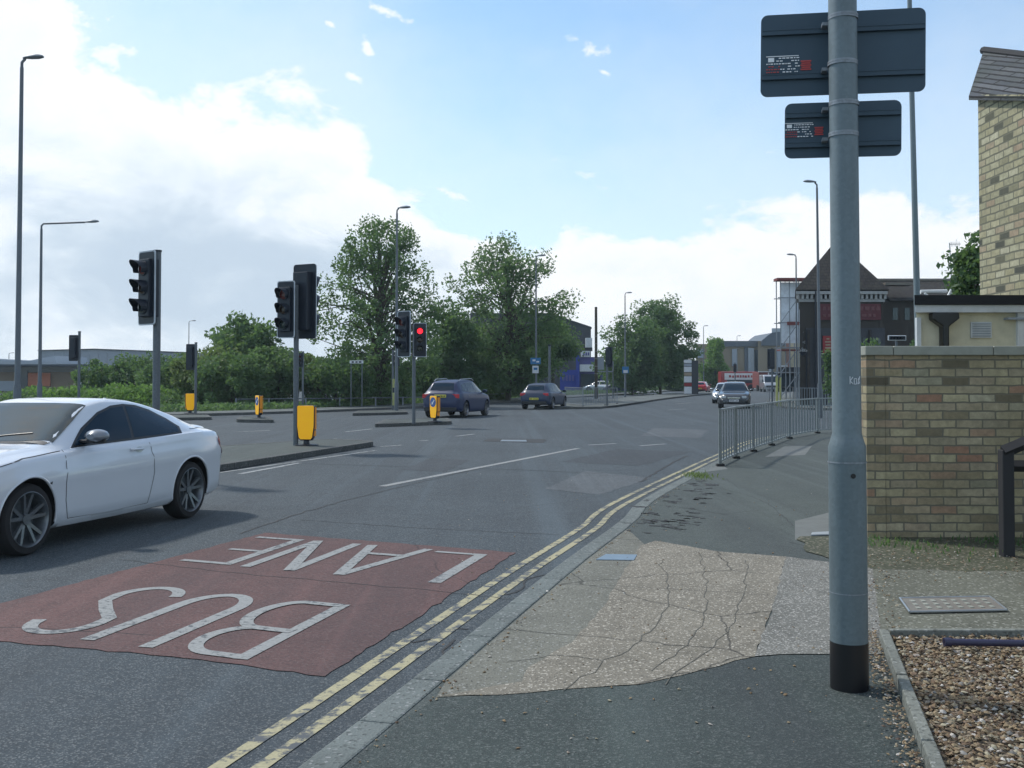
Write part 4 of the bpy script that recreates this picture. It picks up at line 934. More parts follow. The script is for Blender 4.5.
# framed empty hoarding by the signal on the reservation
hb = thing('hoarding_frame', 'pale metal framed board beside the traffic light on the reservation', 'frame', (X(605, 90), 90, 0))
zt, zb = H(358, 90), H(371.5, 90)
g = MB(); w0, w1 = X(597, 90) - X(605, 90), X(613, 90) - X(605, 90)
g.box(((w0 + w1) / 2, 0, zb), (w1 - w0, .08, .1)); g.box((w0, 0, (zt + zb) / 2), (.1, .08, zt - zb)); g.box((w1, 0, (zt + zb) / 2 - .15), (.1, .08, (zt - zb) * .75)); g.build('frame', 'galvanised_pale', hb)
MB().box((w0 + .32, .02, (zt + zb) / 2 + .1), (.55, .05, (zt - zb) * .9)).build('panel', 'shed_grey', hb)
for x in (w0, w1): MB().tube([(x, 0, 0), (x, 0, zb)], .05, 8).build('leg', 'dull_post', hb)
# retail totem with bands
tt = thing('retail_totem', 'tall white and red shop totem sign between the tree and distant building', 'sign', (X(688, 111), 111, 0))
MB().box((.40, .1, 1.85), (1.35, .3, 3.6)).build('frame', 'dark_cladding', tt)
z = .12
for hh, mt in ((.8, 'sign_white'), (.4, 'bright_red'), (.7, 'sign_white'), (.4, 'gold_text'), (.6, 'sign_white'), (.35, 'shed_grey'), (.4, 'sign_white')):
    MB().box((-.03, -.08, z + hh / 2), (.80, .06, hh - .06)).build('panel', mt, tt); z += hh
# ------------------------------------------------------------------ foliage
def leaves_mesh(name, centres, radii, n_per, size, mat, seed, parent=None, flat=1.0):
    rnd = np.random.RandomState(seed); C_ = np.repeat(np.array(centres), n_per, 0); Rr_ = np.repeat(np.array(radii), n_per)
    n = len(C_); d = rnd.normal(size=(n, 3)); d /= np.linalg.norm(d, axis=1)[:, None] + 1e-9
    P = C_ + d * (Rr_ * rnd.uniform(.25, 1.0, n) ** .6)[:, None] * np.array([1, 1, flat])
    u = rnd.normal(size=(n, 3)); u /= np.linalg.norm(u, axis=1)[:, None]; v = np.cross(u, rnd.normal(size=(n, 3))); v /= np.linalg.norm(v, axis=1)[:, None]
    s = size * rnd.uniform(.55, 1.3, n)[:, None]
    V = np.stack([P + u * s * .9, P + v * s * .5, P - u * s * .9, P - v * s * .5], 1).reshape(-1, 3)
    V[:, 2] = np.maximum(V[:, 2], .02)
    F_ = np.arange(n * 4).reshape(-1, 4)
    me = bpy.data.meshes.new(name); me.vertices.add(n * 4); me.vertices.foreach_set('co', V.ravel()); me.loops.add(n * 4); me.loops.foreach_set('vertex_index', F_.ravel().astype(np.int32))
    me.polygons.add(n); me.polygons.foreach_set('loop_start', (np.arange(n) * 4).astype(np.int32)); me.polygons.foreach_set('loop_total', np.full(n, 4, np.int32)); me.update(calc_edges=True); me.validate()
    me.materials.append(MATS[mat]); o = bpy.data.objects.new(name, me); COL.objects.link(o)
    if parent: o.parent = parent
    return o
def tree(label, px, topy, Y, wpx, base_z, mat, seed, nclump=90, nleaf=110, size=.16, cr=.75, cat='tree', group=None, dense_low=0.0, name='tree', shape=1.0, pw=.60):
    rnd = random.Random(seed); top = at(px, topy, Y); Hh = top.z; W = wpx / F * Y / 2
    t = thing(name, label, cat, (top.x, Y, 0), group=group)
    cz = (Hh + base_z) / 2; rz_ = (Hh - base_z) / 2
    g = MB(); tips = []
    tr = max(.12, Hh * .018)
    g.tube([(0, 0, 0), (rnd.uniform(-.1, .1), 0, Hh * .3), (rnd.uniform(-.3, .3), rnd.uniform(-.3, .3), Hh * .6), (rnd.uniform(-.3, .3), 0, Hh * .9)], [tr, tr * .8, tr * .5, tr * .15], 9)
    nl = int(nclump * .45)
    for k in range(nl):
        z0 = rnd.uniform(.18, .8) * Hh; a = k * 2.39996 + rnd.uniform(-.4, .4)
        # tip on / within the crown surface
        u = (2 * ((k * .7548777 + .31) % 1) - 1) if rnd.random() > dense_low else rnd.uniform(-1, -.1)
        zt = cz + rz_ * u * .96; rad = W * (math.sqrt(max(0.03, 1 - abs(u) ** 2.2 * shape)) if u < 0 else max(.12, (1 - u) ** pw * (1 - .10 * math.sin(u * 9 + seed)))) * (rnd.uniform(.35, .98) if rnd.random() < .8 else 1.08)
        tip = Vector((math.cos(a) * rad, math.sin(a) * rad, max(zt, .5)))
        st_ = Vector((0, 0, min(z0, tip.z * .85))); mid = st_.lerp(tip, .5) + Vector((0, 0, .08 * Hh * rnd.random()))
        g.tube([st_, mid, tip], [tr * .35, tr * .2, tr * .06], 5)
        tips.append(tip); tips.append(st_.lerp(tip, rnd.uniform(.55, .85)) + Vector([rnd.gauss(0, .35) for _ in range(3)]))
        if rnd.random() < .35:
            tw = tip + Vector((math.cos(a) * .3, math.sin(a) * .3, rnd.uniform(.2, .9))) * (cr * .9); g.tube([tip, tw], [tr * .06, tr * .02], 4); tips.append(tw)
    g.build('trunk', 'bark', t, smooth=True)
    rad = [cr * rnd.uniform(.55, 1.25) for _ in tips]
    leaves_mesh('crown', [tuple(p) for p in tips], rad, nleaf, size, mat, seed, t, .8)
    return t
G1 = 'broad trees beyond the far pavement'
tree('open-crowned green tree, leftmost of the big trees with the lamp through it', 380, 221, 63, 142, .6, 'leaf_mid', 11, 240, 92, .115, .78, group=G1, pw=.50, shape=.80)
tree('broad dense green tree in the middle behind the grey hatchback', 508, 243, 76, 136, 1.0, 'leaf_mid', 23, 260, 100, .135, .98, group=G1, pw=.46, dense_low=.30, shape=.78)
tree('low dark green tree filling the gap between the two biggest trees', 452, 318, 72, 90, .3, 'leaf_dark', 31, 90, 110, .17, 1.0, group=G1, shape=.7)
tree('dark green tree overhanging the blue shop, right of the middle tree', 553, 324, 86, 46, 3.6, 'leaf_dark', 37, 60, 110, .17, 1.0, group=G1, shape=.7)
tree('round green tree behind the lamp with the blue sign', 660, 303, 118, 66, 1.0, 'leaf_mid', 41, 210, 110, .18, 1.1, group=G1, pw=.42, dense_low=.3, shape=.8)
tree('dense darker tree at the left of the lamp with the blue sign', 632, 322, 112, 68, .8, 'leaf_dark', 43, 150, 120, .18, 1.15, group=G1, pw=.40, dense_low=.35, shape=.8)
tree('small bright green tree in front of the tan modern building', 715, 339, 165, 28, .5, 'leaf_bright', 47, 70, 150, .24, 1.0, shape=.85)
tree('dark leafy tree peering over the annex roof beside the brick house', 984, 249, 24, 100, 1.5, 'leaf_dark', 53, 90, 110, .085, .40, shape=.6)
tree('broad bushy tree rising above the hedge left of the biggest trees', 248, 324, 66, 84, .3, 'leaf_mid', 61, 130, 110, .17, .9, shape=.6)
# trees and shrubs that make up the green bank on the left
rnd = random.Random(77); G2 = 'shrubs of the green bank behind the far pavement'
shr = [(112, 354, 70, 60, 'leaf_dark', 'low dark shrub at the left end of the bank below the grey shed'),
       (142, 350, 74, 66, 'leaf_dark', 'dark shrub just left of the large traffic light pole'),
       (178, 349, 66, 66, 'leaf_mid', 'green shrub just behind the small signal near the hedge'),
       (208, 340, 60, 56, 'leaf_yellowish', 'pale yellowish shrub right of the small signal'),
       (236, 346, 58, 62, 'leaf_mid', 'full green shrub between the small signal and the edge-on bollard'),
       (272, 340, 60, 52, 'leaf_mid', 'rounded green shrub left of the twin-headed light'),
       (300, 346, 62, 60, 'leaf_yellowish', 'olive flowering shrub directly behind the largest bollard'),
       (336, 350, 60, 60, 'leaf_dark', 'dark green shrub under the left edge of the leftmost big tree'),
       (372, 356, 66, 60, 'leaf_dark', 'dark shrub at the foot of the leftmost big tree'),
       (420, 358, 72, 62, 'leaf_mid', 'green shrub behind the lit red signal'),
       (470, 362, 80, 72, 'leaf_yellowish', 'pale shrub behind the dark blue car'),
       (505, 358, 84, 56, 'leaf_dark', 'dark shrub behind the gap between the two cars'),
       (680, 376, 150, 34, 'leaf_mid', 'low clipped shrub left of the shop totem'),
       (60, 386, 62, 90, 'leaf_bright', 'bright green low shrub directly above the white car roof'),
       (130, 384, 62, 80, 'leaf_bright', 'bright green low shrub right of the white car roof'),
       (8, 392, 44, 60, 'leaf_mid', 'dull green low shrub at the left edge above the windscreen'),
       (195, 388, 60, 60, 'leaf_mid', 'low green shrub behind the small plain yellow bollard')]
for i, (px, ty, Y, w, mt, lab) in enumerate(shr):
    Hh = at(px, ty, Y).z; W = w / F * Y / 2 * 1.15; r2 = random.Random(100 + i)
    t = thing('shrub', lab, 'shrub', (X(px, Y), Y, 0), group=G2); cs = []; rs = []
    for k in range(74):
        a = r2.uniform(0, 6.283); q = r2.random() ** .5; x = math.cos(a) * q * W; y = math.sin(a) * q * min(W, 2.2)
        hh = Hh * (1 - .28 * q * q) * (r2.random() ** .55 * .78 + .18); cs.append((x, y, max(.25, hh - .25))); rs.append(r2.uniform(.35, .75))
    leaves_mesh('foliage', cs, rs, 90, .13 * (Y / 62) ** .8, mt, 200 + i, t, .8)
    g = MB()
    for k in range(5): g.tube([(r2.uniform(-.3, .3), 0, 0), cs[k]], [.05, .02], 5)
    g.build('stem', 'bark', t)
# long grass on the verge
rnd2 = np.random.RandomState(9); n = 60000; idx = rnd2.randint(0, len(back) - 12, n); tt_ = rnd2.rand(n); dd = rnd2.rand(n) ** 1.5 * 5
bk = np.array(back); A = bk[idx]; B = bk[idx + 1]; dr_ = (B - A); ln = np.linalg.norm(dr_, axis=1)[:, None] + 1e-6; nn_ = np.stack([-dr_[:, 1], dr_[:, 0]], 1) / ln
pos = A + dr_ * tt_[:, None] + nn_ * dd[:, None]
cs = np.concatenate([pos, rnd2.uniform(.05, .4, (n, 1))], 1)
o = leaves_mesh('verge_grass', cs.tolist(), [.08] * n, 1, .12, 'leaf_mid', 5); tag(o, 'rough grass and low growth on the verge behind the far pavement', 'grass', kind='stuff')

# ------------------------------------------------------------------ buildings
def bbox(name, mat, parent, px0, px1, py0, py1, Y, depth, ox, y0=0, **k):
    "box whose front face spans the given pixels at distance Y (parent placed at ox, Y)"
    x0, x1, z1, z0 = X(px0, Y) - ox, X(px1, Y) - ox, H(py0, Y), max(H(py1, Y), 0)
    k_ = (X(px0, Y) / Y + .004) if depth > 1.5 and X(px0, Y) > 0 else 0      # plots here run back at a slant to the frontage
    a, b = y0 * k_, (y0 + depth) * k_
    return MB().prism([(x0 + a, y0), (x1 + a, y0), (x1 + b, y0 + depth), (x0 + b, y0 + depth)], z0, z1).build(name, mat, parent, **k)
# pub
plain('trim_grey', (0.30, 0.31, 0.31), 0.7)
PY = 62.0; ox = X(797, PY)
pub = thing('corner_pub', 'dark brick corner pub with steep pyramid roof and white dentil cornice', 'building', (ox, PY, 0))
bbox('wall', 'pub_brick', pub, 800, 884, 300, 420, PY, 6.6, ox)
zc = H(290, PY)
hw = (X(885, PY) - ox); g = MB(); ax_ = X(836, PY) - ox
g.add([(-.15, -.3, zc), (hw + .2, -.3, zc), (hw + 2.1, 6.8, zc), (1.75, 6.8, zc), (X(838, PY + 3) - ox - .1, 3.0, H(241, PY + 3)), (X(839, PY + 4) - ox, 3.9, H(241, PY + 3))], [(0, 1, 4), (1, 2, 5, 4), (2, 3, 5), (3, 0, 4, 5), (0, 3, 2, 1)])
g.build('roof', 'pub_tiles', pub)
bbox('cornice', 'trim_grey', pub, 796.5, 888, 291.5, 294.5, PY, 7, ox, -.32); bbox('cornice', 'trim_grey', pub, 799, 885.5, 299, 302, PY, 6.8, ox, -.12)
x = .05
while x < hw: MB().box((x, -.16, H(296.8, PY)), (.13, .12, .28)).build('dentil', 'trim_grey', pub); x += .27
sb = bbox('sign_board', 'pub_red', pub, 820, 881, 304, 320, PY, .1, ox, -.11)
g = MB(); rnd = random.Random(4)
for r_, (z, hh) in enumerate(((H(308.5, PY), .22), (H(315.5, PY), .16))):
    x = X(823, PY) - ox
    while x < hw - .5: ww = rnd.uniform(.12, .3); g.box((x + ww / 2, -.13, z), (ww, .03, hh)); x += ww + .12
g.build('sign_lettering', 'dull_red_text', sb)
s2 = bbox('notice_board', 'bright_red', pub, 822, 832, 336, 353, PY, .08, ox, -.23)
g = MB(); 
for k, ww in enumerate((.16, .34, .28, .36, .3)): g.box((X(827, PY) - ox, -.255, H(339 + k * 3, PY)), (ww, .03, .08))
g.build('notice_print', 'gold_text', s2)
bbox('lower_facade', 'dark_cladding', pub, 806, 884.5, 328, 420, PY, .2, ox, -.15)
for px in (806.5, 817, 833, 850, 868): bbox('pilaster', 'pub_tiles', pub, px, px + 2.4, 330, 420, PY, .12, ox, -.27)
for px in (841, 858, 873): 
    wn = bbox('window', 'window_dark', pub, px, px + 7, 338, 372, PY, .05, ox, -.2)
    bbox('window_frame', 'dark_timber', wn, px + 3.2, px + 3.9, 338, 372, PY, .04, ox, -.235)
bbox('drainpipe', 'black_plastic', pub, 814, 815.4, 291, 400, PY, .1, ox, -.34)
wg = thing('pub_wing', 'low dark brick wing with tiled roof to the right of the pub', 'building', (X(885, 64), 64, 0)); o2 = X(885, 64)
bbox('wall', 'pub_brick', wg, 883.5, 985, 300, 420, 64, 7, o2)
ww_ = X(990, 64) - o2; g = MB(); z0, z1 = H(301, 64), H(280.5, 67)
g.add([(0.25, -.3, z0), (ww_, -.3, z0), (ww_, 3.2, z1), (0.25, 3.2, z1), (0.25, 7.4, z0), (ww_, 7.4, z0)], [(0, 1, 2, 3), (3, 2, 5, 4), (0, 3, 4), (1, 5, 2), (0, 4, 5, 1)]); g.build('roof', 'pub_tiles', wg)
g = MB(); g.tube([(0.25, 3.2, z1 + .03), (ww_, 3.2, z1 + .03)], .12, 8); g.build('ridge_tiles', 'cover_metal', wg)
bbox('roof_ledge', 'cover_metal', wg, 884, 912, 283, 285.5, 64, 1, o2, -.4)
for px in (893, 905, 918): bbox('window', 'window_dark', wg, px, px + 5, 308, 320, 64, .05, o2, -.06)
bsh = thing('shrub', 'dark climbing shrub against the pub wing above the garden wall', 'shrub', (X(893, 40), 40, 0)); r2 = random.Random(5)
leaves_mesh('foliage', [(r2.uniform(-.9, 1.2), r2.uniform(-.4, .4), r2.uniform(.2, 3.0)) for _ in range(40)], [.4] * 40, 80, .10, 'leaf_dark', 88, bsh)
bsh2 = thing('shrub', 'narrow dark shrub on the pub wall just left of the big post', 'shrub', (X(830, 55), 55, 0))
leaves_mesh('foliage', [(r2.uniform(-.2, .5), r2.uniform(-.3, .3), r2.uniform(.4, 3.1)) for _ in range(22)], [.35] * 22, 70, .10, 'leaf_dark', 89, bsh2)
# television aerial behind the annex
ar = thing('television_aerial', 'thin television aerial above the dark tree by the brick house', 'aerial', (X(951, 40), 40, 0)); za, zb_ = H(243, 40), H(282, 40)
g = MB(); g.tube([(.06, 0, 0), (.06, 0, zb_), (0, 0, za)], .022, 6); g.build('mast', 'steel', ar)
g = MB(); g.tube([(-.02, 0, za - .05), (.38, -.1, za - .05)], .012, 5)
for k in range(8): g.tube([(.02 + k * .045, -.012 * k, za - .05 - .09 - (.1 if k == 5 else 0)), (.02 + k * .045, -.012 * k, za - .05 + .09 + (.1 if k == 5 else 0))], .007, 4)
g.build('elements', 'steel', ar)
# scaffolded building
SY = 84.0; so = X(781, SY)
sc_ = thing('scaffolded_building', 'pink and cream building behind the pub with a shopfront, under repair', 'building', (so, SY, 0))
bbox('wall', 'pink_render', sc_, 779.5, 784, 308, 384, SY + 2, 7, so, 2); bbox('wall', 'cream_render', sc_, 784, 806, 285, 378, SY + 2, 6.8, so, 2.1)
bbox('shopfront', 'dark_cladding', sc_, 783.5, 806, 367, 374, SY, .4, so, 1.4); bbox('shop_window', 'window_dark', sc_, 784, 806, 374, 392, SY, .2, so, 1.8)
bbox('fascia_lettering', 'sign_white', sc_, 786, 792, 365, 366.6, SY, .1, so, 1.3)
scf = thing('scaffolding', 'tall tube scaffolding part wrapped in white sheeting left of the pub', 'scaffolding', (so, SY, 0)); zt = H(278.5, SY)
wS = X(806, SY) - so; px_s = [0, wS * .36, wS * .72, wS * 1.1]
for x in px_s:
    for y in (0, 1.3): MB().tube([(x, y, 0), (x, y, zt)], .045, 6).build('standard', 'galvanised_pale', scf)
for z in (2.2, 4.2, 6.2, 8.2, zt - .1):
    for y in (0, 1.3): MB().tube([(-.2, y, z), (px_s[-1], y, z)], .04, 6).build('ledger', 'galvanised_pale', scf)
for z, zz in ((0.3, 2.2), (2.2, 4.2), (4.2, 6.2), (6.2, 8.2)): MB().tube([(px_s[0], -.05, z), (px_s[2], -.05, zz)], .035, 6).build('brace', 'galvanised_pale', scf)
MB().box((wS / 2, .65, H(350, SY)), (wS, 1.3, .12)).build('boarding', 'rust_red', scf); MB().box((wS / 2 - .1, .2, H(279.5, SY)), (wS + .5, 1.2, .2)).build('boarding', 'rust_red', scf)
g = MB(); g.box((wS / 2 + .05, .35, (H(282, SY) + H(343, SY)) / 2), (wS, .03, H(282, SY) - H(343, SY))); g.build('sheeting', 'scaffold_sheet', scf)
MB().box((X(793, SY) - so, -.15, H(323.5, SY)), (.95, .06, .28)).build('site_board', 'rust_red', scf)
hbk = thing('flower_basket', 'pale hanging flower basket on the left corner of the pub', 'basket', at(803, 352, 61)); r2 = random.Random(8)
leaves_mesh('flowers', [(r2.gauss(0, .15), r2.gauss(0, .1), r2.gauss(0, .18)) for _ in range(9)], [.1] * 9, 12, .05, 'chalk', 9, hbk); MB().tube([(0, 0, .3), (0, 0, 1.1), (.2, .5, 1.2)], .015, 5).build('chain', 'black_plastic', hbk); MB().tube([(0, 0, -.2), (0, 0, 0)], [.1, .22], 10).build('bowl', 'black_plastic', hbk)
# tan modern building
TY = 210.0; to = X(695, TY)
tb = thing('modern_building', 'long tan brick building with grey roof and curved end in the distance', 'building', (to, TY, 0))
bbox('wall', 'tan_brick', tb, 696, 760, 344, 392, TY, 14, to); bbox('wall', 'tan_brick', tb, 760.5, 812, 341, 392, TY - 2, 14, to, -2)
bbox('roof_parapet', 'far_roof', tb, 717, 762, 341, 346.5, TY, 15, to, -.5)
g = MB(); zz = [(759, 341), (765, 336), (769, 333.3), (774, 332.5), (815, 332), (815, 346), (759, 346)]
g.plate([(X(a, TY) - to, H(b, TY)) for a, b in zz], -2.6, 12); g.build('curved_roof', 'far_roof', tb)
bbox('chimney_box', 'shed_pale', tb, 772, 781, 327.5, 334, TY, 3, to, 3)
for a, b, c, d, m_ in ((698, 704, 349, 358, 'shed_grey'), (732, 736.5, 349, 366, 'shed_grey'), (744.5, 747.5, 347, 392, 'far_roof'), (748, 754, 348, 376, 'shed_pale'), (754.5, 758.5, 350, 372, 'window_dark'), (766, 770, 349, 372, 'shed_grey'), (774, 778, 349, 372, 'shed_grey'), (716, 721, 350, 366, 'shed_grey')):
    bbox('window_bay', m_, tb, a, b, c, d, TY, .3, to, -.35 if a < 760 else -2.4)
bbox('ground_floor_glazing', 'window_dark', tb, 704, 812, 372, 386, TY, .3, to, -2.75)
# blue shop and dark building behind it
BY = 128.0; bo = X(575, BY)
bs = thing('blue_shop', 'bright blue shop with white fascia and sign boxes beyond the reservation', 'shop', (bo, BY, 0))
bbox('side_wall', 'shop_blue', bs, 560, 578, 370, 391, BY, 6, bo); bbox('wall', 'shop_blue', bs, 576, 579.5, 355, 391, BY, 8, bo, -.6)
bbox('wall', 'shop_violet', bs, 579.6, 603, 357, 391, BY, 8, bo)
bbox('fascia', 'sign_white', bs, 579.5, 594, 364.5, 371.5, BY, .2, bo, -.5); bbox('window', 'window_dark', bs, 581, 600, 374, 389, BY, .1, bo, -.2)
b1_ = bbox('sign_box', 'sign_white', bs, 581, 590, 351, 357, BY, .5, bo, -.4); b2_ = bbox('sign_box', 'sign_white', bs, 585.5, 592, 338, 347.5, BY, .5, bo, -.4)
bbox('sign_support', 'dark_cladding', bs, 580, 592.5, 347.5, 351, BY, 1, bo)
for k in range(3): bbox('sign_mark', 'shop_violet', b1_, 583 + k * 2.3, 584.4 + k * 2.3, 352.5, 355.5, BY, .05, bo, -.48)
for k in range(4): bbox('side_panel', 'shop_violet', bs, 562.5 + k * 3.2, 564.5 + k * 3.2, 375, 381, BY, .06, bo, -.08)
db = thing('dark_clad_building', 'dark clad building with sloping flat roof above the blue shop', 'building', (X(560, 150), 150, 0)); do = X(560, 150)
g = MB(); g.plate([(X(470, 150) - do, 0), (X(591, 150) - do, 0), (X(591, 150) - do, H(327.5, 150)), (X(548, 150) - do, H(313, 150)), (X(470, 150) - do, H(313, 150))], 0, 12); g.build('wall', 'dark_cladding', db)
g = MB(); g.plate([(X(591.6, 150) - do, H(329, 150)), (X(591.6, 150) - do, H(327, 150)), (X(548, 150) - do, H(312.5, 150)), (X(548, 150) - do, H(314, 150))], -.3, 12.3); g.build('roof_edge', 'black_plastic', db)
# sheds on the left
WY_ = 150.0; wo = X(40, WY_)
sh = thing('grey_warehouse', 'large pale grey metal warehouse beyond the trees on the left', 'building', (wo, WY_, 0))
g = MB(); g.plate([(X(38, WY_) - wo, 0), (X(190, WY_) - wo, 0), (X(190, WY_) - wo, H(353, WY_)), (X(95, WY_) - wo, H(349.3, WY_)), (X(38, WY_) - wo, H(350.8, WY_))], 0, 30); g.build('cladding', 'shed_grey', sh)
g = MB(); g.plate([(X(38, WY_) - wo, H(350.8, WY_)), (X(95, WY_) - wo, H(349.3, WY_)), (X(190, WY_) - wo, H(353, WY_)), (X(190, WY_) - wo, H(352.2, WY_)), (X(95, WY_) - wo, H(348.6, WY_)), (X(38, WY_) - wo, H(350.1, WY_))], -.3, 30.3); g.build('roof_edge', 'dark_cladding', sh)
for k in range(14): bbox('cladding_seam', 'shed_pale', sh, 44 + k * 9, 44.25 + k * 9, 352.5, 380, WY_, .05, wo, -.06)
VY = 128.0; vo = X(0, VY)
sv = thing('supermarket', 'low brick store with dark canopy and orange panel at the far left', 'building', (vo, VY, 0))
bbox('wall', 'shed_brick', sv, -40, 82, 370, 394, VY, 14, vo); 
g = MB(); g.plate([(X(-40, VY) - vo, H(360, VY)), (X(82, VY) - vo, H(364, VY)), (X(82, VY) - vo, H(366.5, VY)), (X(-40, VY) - vo, H(365, VY))], -1, 14); 
g.build('roof', 'shed_pale', sv)
g = MB(); g.plate([(X(-40, VY) - vo, H(357, VY)), (X(14, VY) - vo, H(360, VY)), (X(40, VY) - vo, H(355, VY)), (X(42, VY) - vo, H(364, VY)), (X(-40, VY) - vo, H(364, VY))], 4, 14); g.build('upper_roof', 'shed_grey', sv)
bbox('canopy', 'shed_dark', sv, -40, 95, 364.6, 366.6, VY, 3, vo, -2.4); bbox('clerestory', 'window_dark', sv, -40, 81, 366.4, 372, VY, .2, vo, -.25)
bbox('orange_panel', 'shed_orange', sv, 29, 51, 373, 386, VY, .2, vo, -.28); bbox('doorway', 'window_dark', sv, 20, 28.5, 368, 390, VY, .2, vo, -.3)
bbox('glazing', 'shed_grey', sv, -5, 16, 381, 391, VY, .2, vo, -.26); bbox('side_wall', 'shed_dark', sv, 82.3, 103, 370, 388, VY, 8, vo, 1); bbox('pier', 'sign_white', sv, 80.5, 82.8, 374, 390, VY, .5, vo, -.35)
# low distant line closing the horizon
far = thing('distant_buildings', 'low blurred row of far buildings closing the end of the road', 'buildings', (0, 330, 0)); rnd = random.Random(12); x = -30
while x < 170:
    w_ = rnd.uniform(9, 20); h_ = rnd.uniform(4, 8); MB().box((x + w_ / 2, 0, h_ / 2), (w_ * .98, 10, h_)).build('wall', rnd.choice(['tan_brick', 'shed_grey', 'dark_cladding']), far)
    x += w_
for i, (px, Y, w, ty) in enumerate(((-60, 190, 200, 372), (90, 230, 300, 374), (330, 180, 200, 366), (560, 230, 260, 368), (860, 260, 260, 366), (1000, 150, 200, 360))):
    r2 = random.Random(300 + i); Hh = at(px, ty, Y).z; W = w / F * Y / 2; cs = [(r2.uniform(-W, W), r2.uniform(-4, 4), r2.uniform(.3, 1) * Hh) for _ in range(110)]
    t = thing('distant_trees', ['distant dark tree belt beyond the supermarket at the far left', 'distant tree belt behind the grey warehouse', 'distant tree belt behind the leftmost big tree', 'distant tree belt behind the blue shop', 'distant tree belt beyond the pub', 'distant tree belt beyond the brick house'][i], 'trees', (X(px, Y), Y, 0)); t['kind'] = 'stuff'
    leaves_mesh('foliage', cs, [2.2] * len(cs), 55, .5, 'leaf_dark', 310 + i, t)
# ------------------------------------------------------------------ cars
def interp(pts):
    P = sorted(pts); xs = [p[0] for p in P]; ys = [p[1] for p in P]; n = len(P)
    d = [(ys[i + 1] - ys[i]) / (xs[i + 1] - xs[i]) for i in range(n - 1)]
    m = [d[0]] + [0 if d[i - 1] * d[i] <= 0 else 2 * d[i - 1] * d[i] / (d[i - 1] + d[i]) for i in range(1, n - 1)] + [d[-1]]
    def f(x):
        if x <= xs[0]: return ys[0]
        if x >= xs[-1]: return ys[-1]
        i = max(k for k in range(n - 1) if xs[k] <= x); h = xs[i + 1] - xs[i]; t = (x - xs[i]) / h
        return ys[i] * (1 + 2 * t) * (1 - t) ** 2 + h * m[i] * t * (1 - t) ** 2 + ys[i + 1] * t * t * (3 - 2 * t) + h * m[i + 1] * t * t * (t - 1)
    return f
class Shape:
    def __init__(s, c):
        s.c = c; s.T = interp(c['top']); s.S = interp(c['belt']); s.W = interp(c['plan']); s.G = interp(c['glass']); s.B = interp(c['bottom'])
    def ring(s, x):
        "half section, y>=0, from the sill to the centreline"
        W, S, T, G, B = s.W(x), s.S(x), s.T(x), s.G(x), s.B(x); S = min(S, T - .015); e = min(.05, (T - S) * .55)
        k = s.c.get('crease', .012)
        side = [(W * .90, B), (W * .965, B + .05), (W * .985 - .006, B + (S - B) * .22), (W * .99, B + (S - B) * .42), (W * .995, B + (S - B) * .60), (W + k * .4, B + (S - B) * .735), (W - .004 - k * .3, B + (S - B) * .80), (W - .018, B + (S - B) * .90), (W - .045, S - .008), (W - .066, S)]
        y0 = W - .066
        up = []
        for t in (.12, .3, .5, .7, .88, 1.0):
            zz = S + (T - e - S) * t; yy = y0 + (G - y0) * (t ** 1.12); up.append((min(yy, y0), zz))
        top = [(G * .965, T - e * .62), (G * .88, T - e * .36), (G * .7, T - e * .16), (G * .4, T - e * .04), (0, T)]
        return side + up + top
    NS = 16
    def side(s, x, z):
        r = s.ring(x)[:s.NS]
        for a, b in zip(r, r[1:]):
            if a[1] <= z <= b[1] and b[1] > a[1]: return a[0] + (b[0] - a[0]) * (z - a[1]) / (b[1] - a[1])
        return r[-1][0] if z > r[-1][1] else r[0][0]
    def topz(s, x, y):
        r = s.ring(x)[s.NS - 1:]; y = abs(y)
        for a, b in zip(r, r[1:]):
            if b[0] <= y <= a[0]: return a[1] + (b[1] - a[1]) * (a[0] - y) / max(a[0] - b[0], 1e-6)
        return r[0][1] if y > r[0][0] else r[-1][1]
def panel(poly, kind, sh, sgn, off, name, mat, parent, step=.07, smooth=True):
    "thin curved panel following the body: poly in (x,z) for sides, (x,y) for tops, (y,z) for ends"
    bm = bmesh.new(); vs = [bm.verts.new((p[0], 0, p[1])) for p in poly]; bm.faces.new(vs)
    for ax in (0, 2):
        lo = min(v.co[ax] for v in bm.verts); hi = max(v.co[ax] for v in bm.verts); k = lo + step
        while k < hi - .01:
            no = Vector((1, 0, 0)) if ax == 0 else Vector((0, 0, 1)); bmesh.ops.bisect_plane(bm, geom=bm.verts[:] + bm.edges[:] + bm.faces[:], plane_co=no * k, plane_no=no); k += step
    for v in bm.verts:
        a, b = v.co.x, v.co.z
        if kind == 'side': v.co = (a, sgn * (sh.side(a, b) + off), b)
        elif kind == 'top': v.co = (a, b, sh.topz(a, b) + off)
    bmesh.ops.recalc_face_normals(bm, faces=bm.faces[:])
    me = bpy.data.meshes.new(name); bm.to_mesh(me); bm.free()
    if sum(p.normal[1 if kind == 'side' else 2] for p in me.polygons) * (sgn if kind == 'side' else 1) < 0: me.flip_normals()
    me.materials.append(MATS[mat]); o = bpy.data.objects.new(name, me); COL.objects.link(o); o.parent = parent
    if smooth:
        for p in me.polygons: p.use_smooth = True
    return o
def sline(poly, w):
    "outline of a thin band along an open line"
    L = offset(poly, w / 2); Q = offset(poly, -w / 2); return L + Q[::-1]
